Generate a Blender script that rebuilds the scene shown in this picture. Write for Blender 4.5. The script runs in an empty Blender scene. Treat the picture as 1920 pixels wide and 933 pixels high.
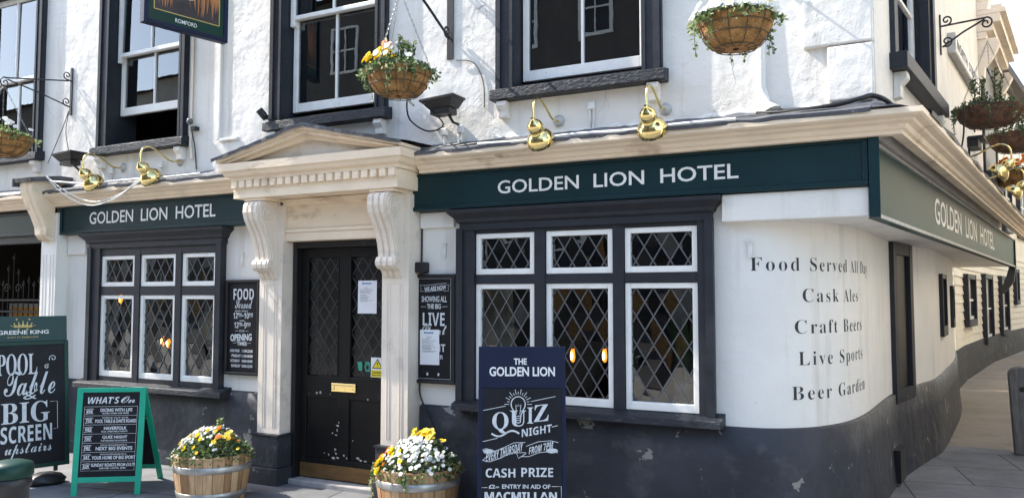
import bpy, bmesh, math, random
from mathutils import Vector, Matrix
SC = bpy.context.scene
COL = SC.collection
rad = math.radians
# ------------------------------------------------------------------ camera
cam_d = bpy.data.cameras.new('camera'); cam = bpy.data.objects.new('camera', cam_d); COL.objects.link(cam)
cam_d.sensor_width = 36; cam_d.lens = 28.125; cam_d.clip_start = .05; cam_d.clip_end = 600
cam.location = (0, 0, 1.6); cam.rotation_euler = (rad(93.37), 0, rad(27.0)); SC.camera = cam
# ------------------------------------------------------------------ sky, sun, exposure
SUN_TO = Vector((-1, -.172, 1)).normalized()
w = bpy.data.worlds.new('World'); SC.world = w; w.use_nodes = True
nt = w.node_tree; bg = nt.nodes['Background']
sky = nt.nodes.new('ShaderNodeTexSky'); sky.sky_type = 'NISHITA'; sky.sun_disc = False
sky.sun_elevation = math.asin(SUN_TO.z); sky.sun_rotation = math.atan2(SUN_TO.x, SUN_TO.y) % (2*math.pi)
sky.air_density = 1.0; sky.dust_density = .9; sky.ozone_density = 1.0
wt = nt.nodes.new('ShaderNodeMix'); wt.data_type = 'RGBA'; wt.blend_type = 'MULTIPLY'; wt.inputs[0].default_value = 1; wt.inputs[7].default_value = (1.06, 1.0, .92, 1)
nt.links.new(sky.outputs[0], wt.inputs[6]); nt.links.new(wt.outputs[2], bg.inputs[0]); bg.inputs[1].default_value = .15
sd = bpy.data.lights.new('sun', 'SUN'); sd.energy = 2.5; sd.angle = rad(.5); sd.color = (1, .94, .84)
so = bpy.data.objects.new('sun', sd); COL.objects.link(so); so.location = (-20, -5, 25)
so.rotation_euler = (-SUN_TO).to_track_quat('-Z', 'Y').to_euler()
SC.view_settings.view_transform = 'Standard'; SC.view_settings.look = 'None'; SC.view_settings.gamma = 1
SC.view_settings.exposure = 2.0
SC.cycles.max_bounces = 8; SC.cycles.transparent_max_bounces = 12
# ------------------------------------------------------------------ materials
def nodes_mat(name):
    m = bpy.data.materials.new(name); m.use_nodes = True
    return m, m.node_tree, m.node_tree.nodes['Principled BSDF']
def pm(name, col, rough=.6, var=.12, scale=5., bump=.0, bscale=60., metal=0., spots=(), spec=.5, stretch=(1, 1, 1), bdist=.01, rvar=.0, coat=0):
    """procedural paint / stone / metal: noise colour variation, noise bump, spots = (colour, threshold, scale, width)"""
    m, t, b = nodes_mat(name); N = t.nodes; L = t.links
    tc = N.new('ShaderNodeTexCoord'); mp = N.new('ShaderNodeMapping'); mp.inputs['Scale'].default_value = stretch
    L.new(tc.outputs['Object'], mp.inputs[0])
    nz = N.new('ShaderNodeTexNoise'); nz.inputs['Scale'].default_value = scale; nz.inputs['Detail'].default_value = 6
    L.new(mp.outputs[0], nz.inputs['Vector'])
    rp = N.new('ShaderNodeValToRGB'); L.new(nz.outputs['Fac'], rp.inputs[0])
    rp.color_ramp.elements[0].position = .3; rp.color_ramp.elements[1].position = .7
    rp.color_ramp.elements[0].color = [c*(1-var) for c in col]+[1]; rp.color_ramp.elements[1].color = [min(1, c*(1+var)) for c in col]+[1]
    out = rp.outputs[0]
    for (sc, th, ss, wd) in spots:
        n2 = N.new('ShaderNodeTexNoise'); n2.inputs['Scale'].default_value = ss; n2.inputs['Detail'].default_value = 7; n2.inputs['Roughness'].default_value = .62
        L.new(mp.outputs[0], n2.inputs['Vector'])
        r2 = N.new('ShaderNodeMapRange'); r2.inputs['From Min'].default_value = th; r2.inputs['From Max'].default_value = th+wd
        L.new(n2.outputs['Fac'], r2.inputs['Value'])
        mx = N.new('ShaderNodeMix'); mx.data_type = 'RGBA'; L.new(r2.outputs[0], mx.inputs[0]); L.new(out, mx.inputs[6]); mx.inputs[7].default_value = list(sc)+[1]
        out = mx.outputs[2]
    L.new(out, b.inputs['Base Color']); b.inputs['Roughness'].default_value = rough; b.inputs['Metallic'].default_value = metal
    b.inputs['Specular IOR Level'].default_value = spec
    if coat: b.inputs['Coat Weight'].default_value = coat; b.inputs['Coat Roughness'].default_value = .15
    if rvar:
        mr = N.new('ShaderNodeMapRange'); mr.inputs['To Min'].default_value = rough-rvar; mr.inputs['To Max'].default_value = rough+rvar
        L.new(nz.outputs['Fac'], mr.inputs['Value']); L.new(mr.outputs[0], b.inputs['Roughness'])
    if bump:
        n3 = N.new('ShaderNodeTexNoise'); n3.inputs['Scale'].default_value = bscale; n3.inputs['Detail'].default_value = 5
        L.new(mp.outputs[0], n3.inputs['Vector'])
        bp = N.new('ShaderNodeBump'); bp.inputs['Strength'].default_value = bump; bp.inputs['Distance'].default_value = bdist
        L.new(n3.outputs['Fac'], bp.inputs['Height']); L.new(bp.outputs[0], b.inputs['Normal'])
    return m
def plaster(name, col, cracks=True, relief=.55):
    """old lime render under many coats: broad undulation plus fine grain, faint grime and hairline cracks"""
    m, t, b = nodes_mat(name); N = t.nodes; L = t.links
    tc = N.new('ShaderNodeTexCoord'); P = tc.outputs['Object']
    def noise(s, d=5, st=None, r=.5):
        n = N.new('ShaderNodeTexNoise'); n.inputs['Scale'].default_value = s; n.inputs['Detail'].default_value = d; n.inputs['Roughness'].default_value = r
        if st:
            mp = N.new('ShaderNodeMapping'); mp.inputs['Scale'].default_value = st; L.new(P, mp.inputs[0]); L.new(mp.outputs[0], n.inputs['Vector'])
        else: L.new(P, n.inputs['Vector'])
        return n.outputs['Fac']
    def ramp(f, a, bb):
        r = N.new('ShaderNodeMapRange'); r.inputs['From Min'].default_value = a; r.inputs['From Max'].default_value = bb; L.new(f, r.inputs['Value']); return r.outputs[0]
    def mix(f, a, c):
        x = N.new('ShaderNodeMix'); x.data_type = 'RGBA'; L.new(f, x.inputs[0])
        if isinstance(a, tuple): x.inputs[6].default_value = a+(1,)
        else: L.new(a, x.inputs[6])
        x.inputs[7].default_value = c+(1,); return x.outputs[2]
    c0 = mix(ramp(noise(2.2), .35, .7), col, tuple(c*.93 for c in col))
    c1 = mix(ramp(noise(1.2, 6, (5, 5, .45), .6), .55, .82), c0, (col[0]*.66, col[1]*.64, col[2]*.58))
    c2 = mix(ramp(noise(7, 8, None, .7), .675, .70), c1, (.45, .42, .37))
    if cracks:
        v = N.new('ShaderNodeTexVoronoi'); v.feature = 'DISTANCE_TO_EDGE'; v.inputs['Scale'].default_value = 1.1
        mpv = N.new('ShaderNodeMapping'); mpv.inputs['Scale'].default_value = (1, 1, .7); ad = N.new('ShaderNodeVectorMath'); ad.operation = 'ADD'
        nv = N.new('ShaderNodeTexNoise'); nv.inputs['Scale'].default_value = 3; L.new(P, nv.inputs['Vector'])
        sc = N.new('ShaderNodeVectorMath'); sc.operation = 'SCALE'; sc.inputs['Scale'].default_value = .35; L.new(nv.outputs['Color'], sc.inputs[0])
        L.new(P, ad.inputs[0]); L.new(sc.outputs[0], ad.inputs[1]); L.new(ad.outputs[0], mpv.inputs[0]); L.new(mpv.outputs[0], v.inputs['Vector'])
        cr = N.new('ShaderNodeMath'); cr.operation = 'MULTIPLY'; L.new(ramp(v.outputs['Distance'], .004, .0), cr.inputs[0]); L.new(ramp(noise(1.7), .52, .62), cr.inputs[1])
        c2 = mix(cr.outputs[0], c2, (.33, .30, .27))
    L.new(c2, b.inputs['Base Color']); b.inputs['Roughness'].default_value = .62
    h1 = N.new('ShaderNodeMath'); h1.operation = 'MULTIPLY_ADD'; L.new(noise(2.6, 3), h1.inputs[0]); h1.inputs[1].default_value = 2.2
    h2 = N.new('ShaderNodeMath'); h2.operation = 'MULTIPLY_ADD'; L.new(noise(14, 5), h2.inputs[0]); h2.inputs[1].default_value = .45; g0 = N.new('ShaderNodeMath'); g0.operation = 'MULTIPLY_ADD'; L.new(noise(70, 3), g0.inputs[0]); g0.inputs[1].default_value = .16
    pk = N.new('ShaderNodeMath'); pk.operation = 'MULTIPLY'; L.new(ramp(noise(5, 6, None, .6), .58, .61), pk.inputs[0]); pk.inputs[1].default_value = .16
    L.new(pk.outputs[0], g0.inputs[2]); L.new(g0.outputs[0], h2.inputs[2]); L.new(h2.outputs[0], h1.inputs[2])
    bp = N.new('ShaderNodeBump'); bp.inputs['Strength'].default_value = relief; bp.inputs['Distance'].default_value = .02
    L.new(h1.outputs[0], bp.inputs['Height']); L.new(bp.outputs[0], b.inputs['Normal'])
    return m
def glass(name, tint=(.75, .8, .78), refl=1.0, base=.04, rough=.0, wob=.07):
    m, t, b = nodes_mat(name); N = t.nodes; L = t.links; N.remove(b)
    tr = N.new('ShaderNodeBsdfTransparent'); tr.inputs[0].default_value = tint+(1,)
    gl = N.new('ShaderNodeBsdfGlossy'); gl.inputs['Roughness'].default_value = rough; gl.inputs[0].default_value = (.95, .97, 1, 1)
    fr = N.new('ShaderNodeFresnel'); fr.inputs[0].default_value = 1.52
    ma = N.new('ShaderNodeMath'); ma.operation = 'MULTIPLY_ADD'; ma.inputs[1].default_value = refl; ma.inputs[2].default_value = base; ma.use_clamp = True
    tc = N.new('ShaderNodeTexCoord'); nz = N.new('ShaderNodeTexNoise'); nz.inputs['Scale'].default_value = 3.5; L.new(tc.outputs['Object'], nz.inputs['Vector'])
    bp = N.new('ShaderNodeBump'); bp.inputs['Strength'].default_value = wob; bp.inputs['Distance'].default_value = .01; L.new(nz.outputs['Fac'], bp.inputs['Height']); L.new(bp.outputs[0], gl.inputs['Normal'])
    mx = N.new('ShaderNodeMixShader'); L.new(fr.outputs[0], ma.inputs[0]); L.new(ma.outputs[0], mx.inputs[0]); L.new(tr.outputs[0], mx.inputs[1]); L.new(gl.outputs[0], mx.inputs[2])
    L.new(mx.outputs[0], N['Material Output'].inputs[0]); return m
def emit(name, col, s):
    m, t, b = nodes_mat(name); b.inputs['Base Color'].default_value = col+(1,); b.inputs['Emission Color'].default_value = col+(1,); b.inputs['Emission Strength'].default_value = s
    return m
def leafm(name, col, var=.35):
    m = pm(name, col, .45, var, 22, spec=.4)
    b = m.node_tree.nodes['Principled BSDF']; b.inputs['Subsurface Weight'].default_value = .0
    t = m.node_tree; tl = t.nodes.new('ShaderNodeBsdfTranslucent'); tl.inputs[0].default_value = [min(1, c*1.3) for c in col]+[1]
    mx = t.nodes.new('ShaderNodeMixShader'); mx.inputs[0].default_value = .3
    t.links.new(b.outputs[0], mx.inputs[1]); t.links.new(tl.outputs[0], mx.inputs[2]); t.links.new(mx.outputs[0], t.nodes['Material Output'].inputs[0]); return m
def slabs(name, c1, c2, mortar, bw, rh, rot=0., msz=.012):
    m, t, b = nodes_mat(name); N = t.nodes; L = t.links
    tc = N.new('ShaderNodeTexCoord'); mp = N.new('ShaderNodeMapping'); mp.inputs['Rotation'].default_value = (0, 0, rot); L.new(tc.outputs['Object'], mp.inputs[0])
    br = N.new('ShaderNodeTexBrick'); L.new(mp.outputs[0], br.inputs['Vector']); br.inputs['Scale'].default_value = 1; br.inputs['Brick Width'].default_value = bw; br.inputs['Row Height'].default_value = rh
    br.inputs['Mortar Size'].default_value = msz; br.inputs['Color1'].default_value = c1+(1,); br.inputs['Color2'].default_value = c2+(1,); br.inputs['Mortar'].default_value = mortar+(1,); br.inputs['Bias'].default_value = 0
    nz = N.new('ShaderNodeTexNoise'); nz.inputs['Scale'].default_value = 2.5; nz.inputs['Detail'].default_value = 9; nz.inputs['Roughness'].default_value = .7; L.new(tc.outputs['Object'], nz.inputs['Vector'])
    mr = N.new('ShaderNodeMapRange'); mr.inputs['From Min'].default_value = .3; mr.inputs['From Max'].default_value = .7; mr.inputs['To Min'].default_value = .62; mr.inputs['To Max'].default_value = 1.2; L.new(nz.outputs['Fac'], mr.inputs['Value'])
    mu = N.new('ShaderNodeVectorMath'); mu.operation = 'SCALE'; L.new(br.outputs['Color'], mu.inputs[0]); L.new(mr.outputs[0], mu.inputs['Scale'])
    L.new(mu.outputs[0], b.inputs['Base Color']); b.inputs['Roughness'].default_value = .75
    n2 = N.new('ShaderNodeTexNoise'); n2.inputs['Scale'].default_value = 70; L.new(tc.outputs['Object'], n2.inputs['Vector'])
    ad = N.new('ShaderNodeMath'); ad.operation = 'MULTIPLY_ADD'; ad.inputs[1].default_value = -1.2; L.new(br.outputs['Fac'], ad.inputs[0]); L.new(n2.outputs['Fac'], ad.inputs[2])
    bp = N.new('ShaderNodeBump'); bp.inputs['Strength'].default_value = .5; bp.inputs['Distance'].default_value = .006; L.new(ad.outputs[0], bp.inputs['Height']); L.new(bp.outputs[0], b.inputs['Normal'])
    return m
M = {}
M['plaster'] = plaster('white_render', (.765, .735, .685))
M['plaster2'] = plaster('white_render_lower', (.79, .765, .72), False, .30)
M['cream'] = pm('cream_paint', (.83, .69, .525), .55, .07, 4, .35, 22, spots=(((.60, .47, .34), .56, 3.2, .12), ((.36, .29, .22), .68, 7, .04), ((.16, .14, .12), .735, 13, .015)), bdist=.008, stretch=(1, 1, 2.0))
M['stonepaint'] = pm('stone_paint', (.74, .655, .56), .55, .06, 4, .35, 28, spots=(((.58, .51, .44), .56, 3.5, .12), ((.40, .35, .30), .69, 8, .03)), bdist=.006)
M['dark'] = pm('dark_frame_paint', (.023, .0255, .033), .5, .18, 8, .18, 45, spots=(((.05, .053, .06), .70, 14, .03),), spec=.3)
M['sillpaint'] = pm('weathered_sill_paint', (.016, .019, .026), .5, .2, 8, .5, 30, spots=(((.06, .06, .065), .60, 9, .05), ((.46, .42, .35), .70, 13, .015)), bdist=.015, stretch=(1, 1, 2.2), spec=.35)
M['plinth'] = pm('plinth_paint', (.036, .0385, .048), .55, .3, 2.2, .5, 8, spots=(((.066, .068, .072), .55, 3.1, .12), ((.026, .027, .031), .60, 1.7, .1), ((.24, .23, .21), .632, 5.2, .014), ((.008, .009, .011), .70, 11.5, .01)), bdist=.03, rvar=.1, spec=.3)
M['black'] = pm('black_paint', (.0085, .0085, .010), .42, .2, 7, .12, 50, spots=(((.05, .05, .05), .68, 9, .04),))
M['doorpaint'] = pm('door_paint', (.0085, .008, .008), .42, .2, 6, .1, 40, spots=(((.03, .028, .026), .66, 6, .05),), stretch=(1, 1, .6), spec=.3)
M['chip'] = pm('bare_undercoat', (.42, .40, .37), .7, .2, 20)
M['white'] = pm('white_sash_paint', (.83, .815, .78), .4, .06, 9, .15, 60, spots=(((.45, .40, .33), .70, 16, .02),))
M['green'] = pm('green_fascia_paint', (.003, .024, .030), .42, .15, 2.5, .1, 30, spec=.3)
M['greenside'] = pm('green_fascia_panel', (.012, .045, .042), .45, .25, 1.2, .05, 5, rvar=.06, spec=.25)
M['lead'] = pm('lead_sheet', (.085, .09, .105), .5, .35, 5, .6, 16, spots=(((.24, .24, .25), .66, 8, .05), ((.62, .60, .55), .745, 17, .01)), bdist=.025)
M['iron'] = pm('black_iron', (.016, .017, .02), .45, .3, 30, .2, 80, spots=(((.07, .04, .02), .68, 20, .05),))
M['brass'] = pm('polished_brass', (.86, .69, .31), .13, .12, 14, .05, 30, metal=1, rvar=.07, spots=(((.50, .38, .18), .62, 18, .08),))
M['oldbrass'] = pm('dull_brass', (.42, .28, .10), .35, .25, 12, .1, 50, metal=1)
M['kick'] = pm('kick_plate', (.20, .115, .045), .5, .25, 6, .1, 30, metal=.5, stretch=(1, 1, 4))
M['glass'] = glass('old_window_glass', (.80, .84, .82), 1.1, .05)
M['upglass'] = glass('sash_glass', (.62, .68, .70), 1.4, .065, wob=.025)
M['doorglass'] = glass('frosted_door_glass', (.40, .42, .40), .6, .03, .3)
M['came'] = pm('lead_came', (.115, .115, .12), .5, .2, 30, metal=.3)
M['doorcame'] = pm('dark_came', (.035, .035, .036), .5, .2, 30)
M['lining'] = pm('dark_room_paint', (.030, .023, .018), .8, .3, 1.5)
M['lettering'] = pm('white_lettering', (.78, .78, .76), .45, .03, 30)
M['chalk'] = pm('chalk_lettering', (.62, .64, .66), .7, .15, 60)
M['letterblack'] = pm('black_sign_writing', (.020, .022, .028), .6, .3, 25)
M['board'] = pm('chalkboard', (.0115, .0115, .0155), .55, .3, 6, .08, 60, spec=.22)
M['navy'] = pm('navy_board', (.008, .013, .040), .45, .12, 4, spec=.25)
M['mint'] = pm('mint_green_paint', (.012, .36, .235), .4, .06, 8, .1, 50)
M['deepgreen'] = pm('deep_green_paint', (.004, .036, .026), .42, .12, 5, spec=.3)
M['headgreen'] = pm('header_green', (.016, .052, .050), .45, .08, 4, spec=.3)
M['gold'] = pm('gold_ink', (.52, .38, .12), .45, .1, 20)
M['paper'] = pm('paper', (.80, .80, .82), .6, .02, 10)
M['ink'] = pm('grey_print', (.30, .31, .34), .7, .3, 90)
M['blueink'] = pm('blue_print', (.12, .25, .5), .7, .1, 60)
M['yellow'] = pm('warning_yellow', (.80, .68, .02), .5, .05, 20)
M['stickgreen'] = pm('sticker_green', (.03, .30, .20), .5, .05, 20)
M['orange'] = pm('orange_poster', (.72, .34, .06), .5, .06, 6)
WOODS = [pm('oak_stave', c, .6, .22, 5, .3, 30, stretch=(9, 9, 1.0), bdist=.004) for c in ((.36, .205, .095), (.44, .27, .135), (.29, .155, .07), (.40, .235, .115), (.50, .33, .18))]
M['hoop'] = pm('galvanised_hoop', (.42, .42, .41), .42, .25, 14, .15, 50, metal=.75)
M['soil'] = pm('potting_soil', (.03, .021, .014), .9, .4, 30, .8, 60)
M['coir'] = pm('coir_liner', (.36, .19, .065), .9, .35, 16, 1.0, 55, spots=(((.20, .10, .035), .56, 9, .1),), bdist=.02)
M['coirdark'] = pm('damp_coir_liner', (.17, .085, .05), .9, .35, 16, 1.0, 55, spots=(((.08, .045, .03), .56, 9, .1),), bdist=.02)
M['wire'] = pm('basket_wire', (.05, .045, .03), .5, .2, 40)
M['chain'] = pm('steel_chain', (.30, .30, .30), .4, .3, 60, metal=.8)
LEAF = [leafm('leaf_dark', (.045, .085, .028)), leafm('leaf_mid', (.095, .16, .045)), leafm('leaf_pale', (.30, .36, .17)), leafm('leaf_grey', (.11, .14, .09))]
PET = {'white': leafm('petal_white', (.80, .80, .78), .04), 'yellow': leafm('petal_yellow', (.85, .62, .01), .12), 'orange': leafm('petal_orange', (.80, .22, .01), .15)}
M['eye'] = pm('flower_eye', (.35, .10, .01), .7, .2, 30)
M['cable'] = pm('grey_cable', (.10, .10, .10), .5, .2, 20)
M['whitecable'] = pm('white_cable', (.70, .70, .68), .5, .1, 20)
M['greyplastic'] = pm('weathered_grey_plastic', (.42, .42, .41), .5, .2, 20)
M['post'] = pm('weathered_timber', (.15, .145, .14), .8, .3, 6, .5, 25, stretch=(8, 8, 1))
M['clap'] = pm('clapboard_paint', (.70, .655, .55), .55, .08, 3, .2, 25)
M['bouncewall'] = pm('sun_bounce_cream', (.80, .72, .58), .7, .06, 2, .2, 20)  # pale wall of the added house that bounces sun into the alley
M['tile'] = pm('roof_tile', (.055, .045, .04), .8, .35, 8, .5, 12)
M['farwall'] = pm('grey_render', (.36, .33, .29), .8, .15, 2, .3, 20)
M['redbrick'] = slabs('stock_brick', (.085, .045, .032), (.06, .033, .025), (.10, .09, .08), .23, .075)
M['flag'] = slabs('paving_slab', (.185, .185, .19), (.155, .157, .164), (.035, .035, .035), 1.15, .8, rad(-9.5), .008)
M['path'] = pm('buff_paving', (.265, .225, .178), .85, .14, 1.3, .35, 45, spots=(((.185, .158, .128), .56, 3, .12),), bdist=.006)
M['road'] = pm('pale_bounce_road', (.32, .295, .255), .85, .2, 2, .5, 80)  # street colour raised to bounce more sunlight up onto the lower walls
M['asphalt'] = pm('dark_asphalt', (.055, .053, .05), .85, .2, 2, .5, 80)
M['kerb'] = pm('granite_kerb', (.32, .31, .30), .8, .2, 10, .3, 60)
M['bulb'] = emit('lit_filament', (1, .50, .12), 7)
M['bulbglass'] = emit('amber_bulb_glass', (1, .30, .03), .55)
M['painting'] = pm('sign_painting_ground', (.035, .028, .03), .4, .4, 6)
M['mane'] = pm('painted_mane', (.40, .16, .055), .45, .4, 7, stretch=(3, 3, .7))
M['chin'] = pm('painted_chin', (.45, .50, .38), .45, .2, 8)
M['palm'] = leafm('palm_leaf', (.06, .14, .035))
M['pot'] = pm('glazed_pot', (.55, .48, .36), .4, .15, 5)
# ------------------------------------------------------------------ mesh builder
class MB:
    def __init__(s): s.v = []; s.f = []; s.mi = []; s.sm = []
    def add(s, vs, fs, mi=0, sm=False):
        o = len(s.v); s.v += [tuple(p) for p in vs]
        for f in fs: s.f.append([i+o for i in f]); s.mi.append(mi); s.sm.append(sm)
        return s
    def box(s, x0, x1, y0, y1, z0, z1, mi=0):
        vs = [(x, y, z) for z in (z0, z1) for y in (y0, y1) for x in (x0, x1)]
        return s.add(vs, [(0, 2, 3, 1), (4, 5, 7, 6), (0, 1, 5, 4), (2, 6, 7, 3), (0, 4, 6, 2), (1, 3, 7, 5)], mi)
    def obox(s, c, ux, uy, uz, hx, hy, hz, mi=0):
        c = Vector(c); vs = []
        for k in (-1, 1):
            for j in (-1, 1):
                for i in (-1, 1): vs.append(c+ux*(i*hx)+uy*(j*hy)+uz*(k*hz))
        return s.add(vs, [(0, 2, 3, 1), (4, 5, 7, 6), (0, 1, 5, 4), (2, 6, 7, 3), (0, 4, 6, 2), (1, 3, 7, 5)], mi)
    def prism(s, poly, vec, mi=0):
        n = len(poly); vec = Vector(vec); a = [Vector(p) for p in poly]; b = [p+vec for p in a]
        return s.add(a+b, [list(range(n))[::-1], list(range(n, 2*n))]+[(i, (i+1) % n, n+(i+1) % n, n+i) for i in range(n)], mi)
    def tube(s, pts, r, n=8, mi=0, cap=True):
        pts = [Vector(p) for p in pts]; rs = r if isinstance(r, (list, tuple)) else [r]*len(pts); vs = []
        up = Vector((.013, .021, 1)); pt = None
        for i, p in enumerate(pts):
            d = (pts[min(i+1, len(pts)-1)]-pts[max(i-1, 0)])
            if d.length < 1e-9: d = Vector((0, 0, 1))
            d.normalize(); a = d.cross(up if pt is None else pt)
            if pt is not None: a = (pt-d*pt.dot(d))
            if a.length < 1e-4: a = d.cross(Vector((1, .1, 0)))
            a.normalize(); pt = a; b = d.cross(a)
            for k in range(n): t = 2*math.pi*k/n; vs.append(p+a*(rs[i]*math.cos(t))+b*(rs[i]*math.sin(t)))
        fs = [(i*n+k, i*n+(k+1) % n, (i+1)*n+(k+1) % n, (i+1)*n+k) for i in range(len(pts)-1) for k in range(n)]
        s.add(vs, fs, mi, True)
        if cap: s.add([vs[k] for k in range(n)][::-1], [list(range(n))], mi); s.add(vs[-n:], [list(range(n))], mi)
        return s
    def lathe(s, prof, c=(0, 0, 0), ax=(0, 0, 1), n=24, mi=0, jit=None, mis=None):
        c = Vector(c); ax = Vector(ax).normalized(); a = ax.cross(Vector((0, 1, .01)));
        if a.length < .1: a = ax.cross(Vector((1, 0, 0)))
        a.normalize(); b = ax.cross(a); vs = []
        for j, (r, h) in enumerate(prof):
            for k in range(n):
                t = 2*math.pi*k/n; q = r*(1+(jit(j, k) if jit else 0)); vs.append(c+ax*h+a*(q*math.cos(t))+b*(q*math.sin(t)))
        o = len(s.v); s.v += [tuple(p) for p in vs]
        for j in range(len(prof)-1):
            for k in range(n):
                s.f.append([o+j*n+k, o+j*n+(k+1) % n, o+(j+1)*n+(k+1) % n, o+(j+1)*n+k]); s.mi.append(mis[k % len(mis)] if mis else mi); s.sm.append(not mis)
        return s
    def disc(s, c, nrm, r, n=20, mi=0, rz=None):
        nrm = Vector(nrm).normalized(); a = nrm.cross(Vector((0, 0, 1)))
        if a.length < .1: a = Vector((1, 0, 0))
        a.normalize(); b = nrm.cross(a); c = Vector(c)
        return s.add([c+a*(r*math.cos(2*math.pi*k/n))+b*((rz or r)*math.sin(2*math.pi*k/n)) for k in range(n)], [list(range(n))], mi)
    def sweep(s, prof, path, mi=0, closed_prof=False, normal_sign=1, sm=False):
        """profile (offset, z) swept along a polyline of (x, y); offset goes to the right of the path direction"""
        P = [Vector((p[0], p[1])) for p in path]; nn = len(P); vs = []
        for i, p in enumerate(P):
            d0 = (P[i]-P[i-1]).normalized() if i else None; d1 = (P[i+1]-P[i]).normalized() if i < nn-1 else None
            if d0 is None: d0 = d1
            if d1 is None: d1 = d0
            n0 = Vector((d0.y, -d0.x)); n1 = Vector((d1.y, -d1.x)); m = (n0+n1).normalized(); k = 1/max(.3, m.dot(n0))
            for (o, z) in prof: q = p+m*(o*k*normal_sign); vs.append((q.x, q.y, z))
        n = len(prof); fs = []
        for i in range(nn-1):
            for j in range(n if closed_prof else n-1):
                a = i*n+j; b = i*n+(j+1) % n; fs.append((a, a+n, b+n, b))
        s.add(vs, fs, mi, sm)
        if sm: return s
        s.add(vs[:n], [list(range(n))], mi); s.add(vs[-n:], [list(range(n))[::-1]], mi); return s
WL = {}
def tag(o, label=None, cat=None, group=None, kind=None):
    if label: o['label'] = label
    if cat: o['category'] = cat
    if group: o['group'] = group
    if kind: o['kind'] = kind
    return o
def thing(name, loc, label, cat, group=None):
    o = bpy.data.objects.new(name, None); o.empty_display_size = .1; COL.objects.link(o); o.location = loc
    WL[o] = Vector(loc); return tag(o, label, cat, group)
def mesh_of(name, mb, mats, off=Vector((0, 0, 0))):
    me = bpy.data.meshes.new(name); me.from_pydata([tuple(Vector(p)-off) for p in mb.v], [], mb.f)
    for m in (mats if isinstance(mats, (list, tuple)) else [mats]): me.materials.append(m)
    me.polygons.foreach_set('material_index', mb.mi); me.polygons.foreach_set('use_smooth', mb.sm); me.update(); return me
def part(name, mb, mats, parent=None, bevel=0):
    off = WL[parent] if parent is not None else Vector((0, 0, 0))
    o = bpy.data.objects.new(name, mesh_of(name, mb, mats, off)); COL.objects.link(o)
    if parent is not None: o.parent = parent
    WL[o] = off
    if bevel:
        b = o.modifiers.new('edge', 'BEVEL'); b.width = bevel; b.segments = 2; b.limit_method = 'ANGLE'; b.angle_limit = rad(50)
    return o
def solo(name, mb, mats, loc, label, cat, group=None):
    loc = Vector(loc); o = bpy.data.objects.new(name, mesh_of(name, mb, mats, loc)); o.location = loc; COL.objects.link(o); WL[o] = loc
    return tag(o, label, cat, group)
def copy_tree(o, parent=None):
    c = o.copy(); COL.objects.link(c); c.parent = parent
    for ch in list(o.children): copy_tree(ch, c)
    return c
# ------------------------------------------------------------------ lettering
def _map(s, U, L_, D):
    r = ''
    for c in s:
        if 'A' <= c <= 'Z': r += chr(U+ord(c)-65)
        elif 'a' <= c <= 'z': r += chr(L_+ord(c)-97)
        elif c.isdigit() and D: r += chr(D+ord(c)-48)
        else: r += c
    return r
def serif(s): return _map(s, 0x1D400, 0x1D41A, 0x1D7CE)
def script(s): return _map(s, 0x1D4D0, 0x1D4EA, 0)
def fat(s): return _map(s, 0x1D5D4, 0x1D5EE, 0x1D7EC)
def slant(s): return _map(s, 0x1D63C, 0x1D656, 0x1D7EC)
def glyphs(s, bold=0., space=1.):
    c = bpy.data.curves.new('lettering', 'FONT'); c.body = s; c.size = 1; c.offset = bold; c.resolution_u = 3; c.space_character = space
    o = bpy.data.objects.new('lettering', c); COL.objects.link(o)
    dg = bpy.context.evaluated_depsgraph_get(); me = bpy.data.meshes.new_from_object(o.evaluated_get(dg))
    vs = [tuple(v.co) for v in me.vertices]; fs = [list(p.vertices) for p in me.polygons]
    bpy.data.objects.remove(o); bpy.data.curves.remove(c); bpy.data.meshes.remove(me)
    xs = [v[0] for v in vs]; ys = [v[1] for v in vs]; a, b, c0, d = min(xs), max(xs), min(ys), max(ys)
    return [((x-a)/(b-a), (y-c0)/(d-c0)) for x, y, z in vs], fs
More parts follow.
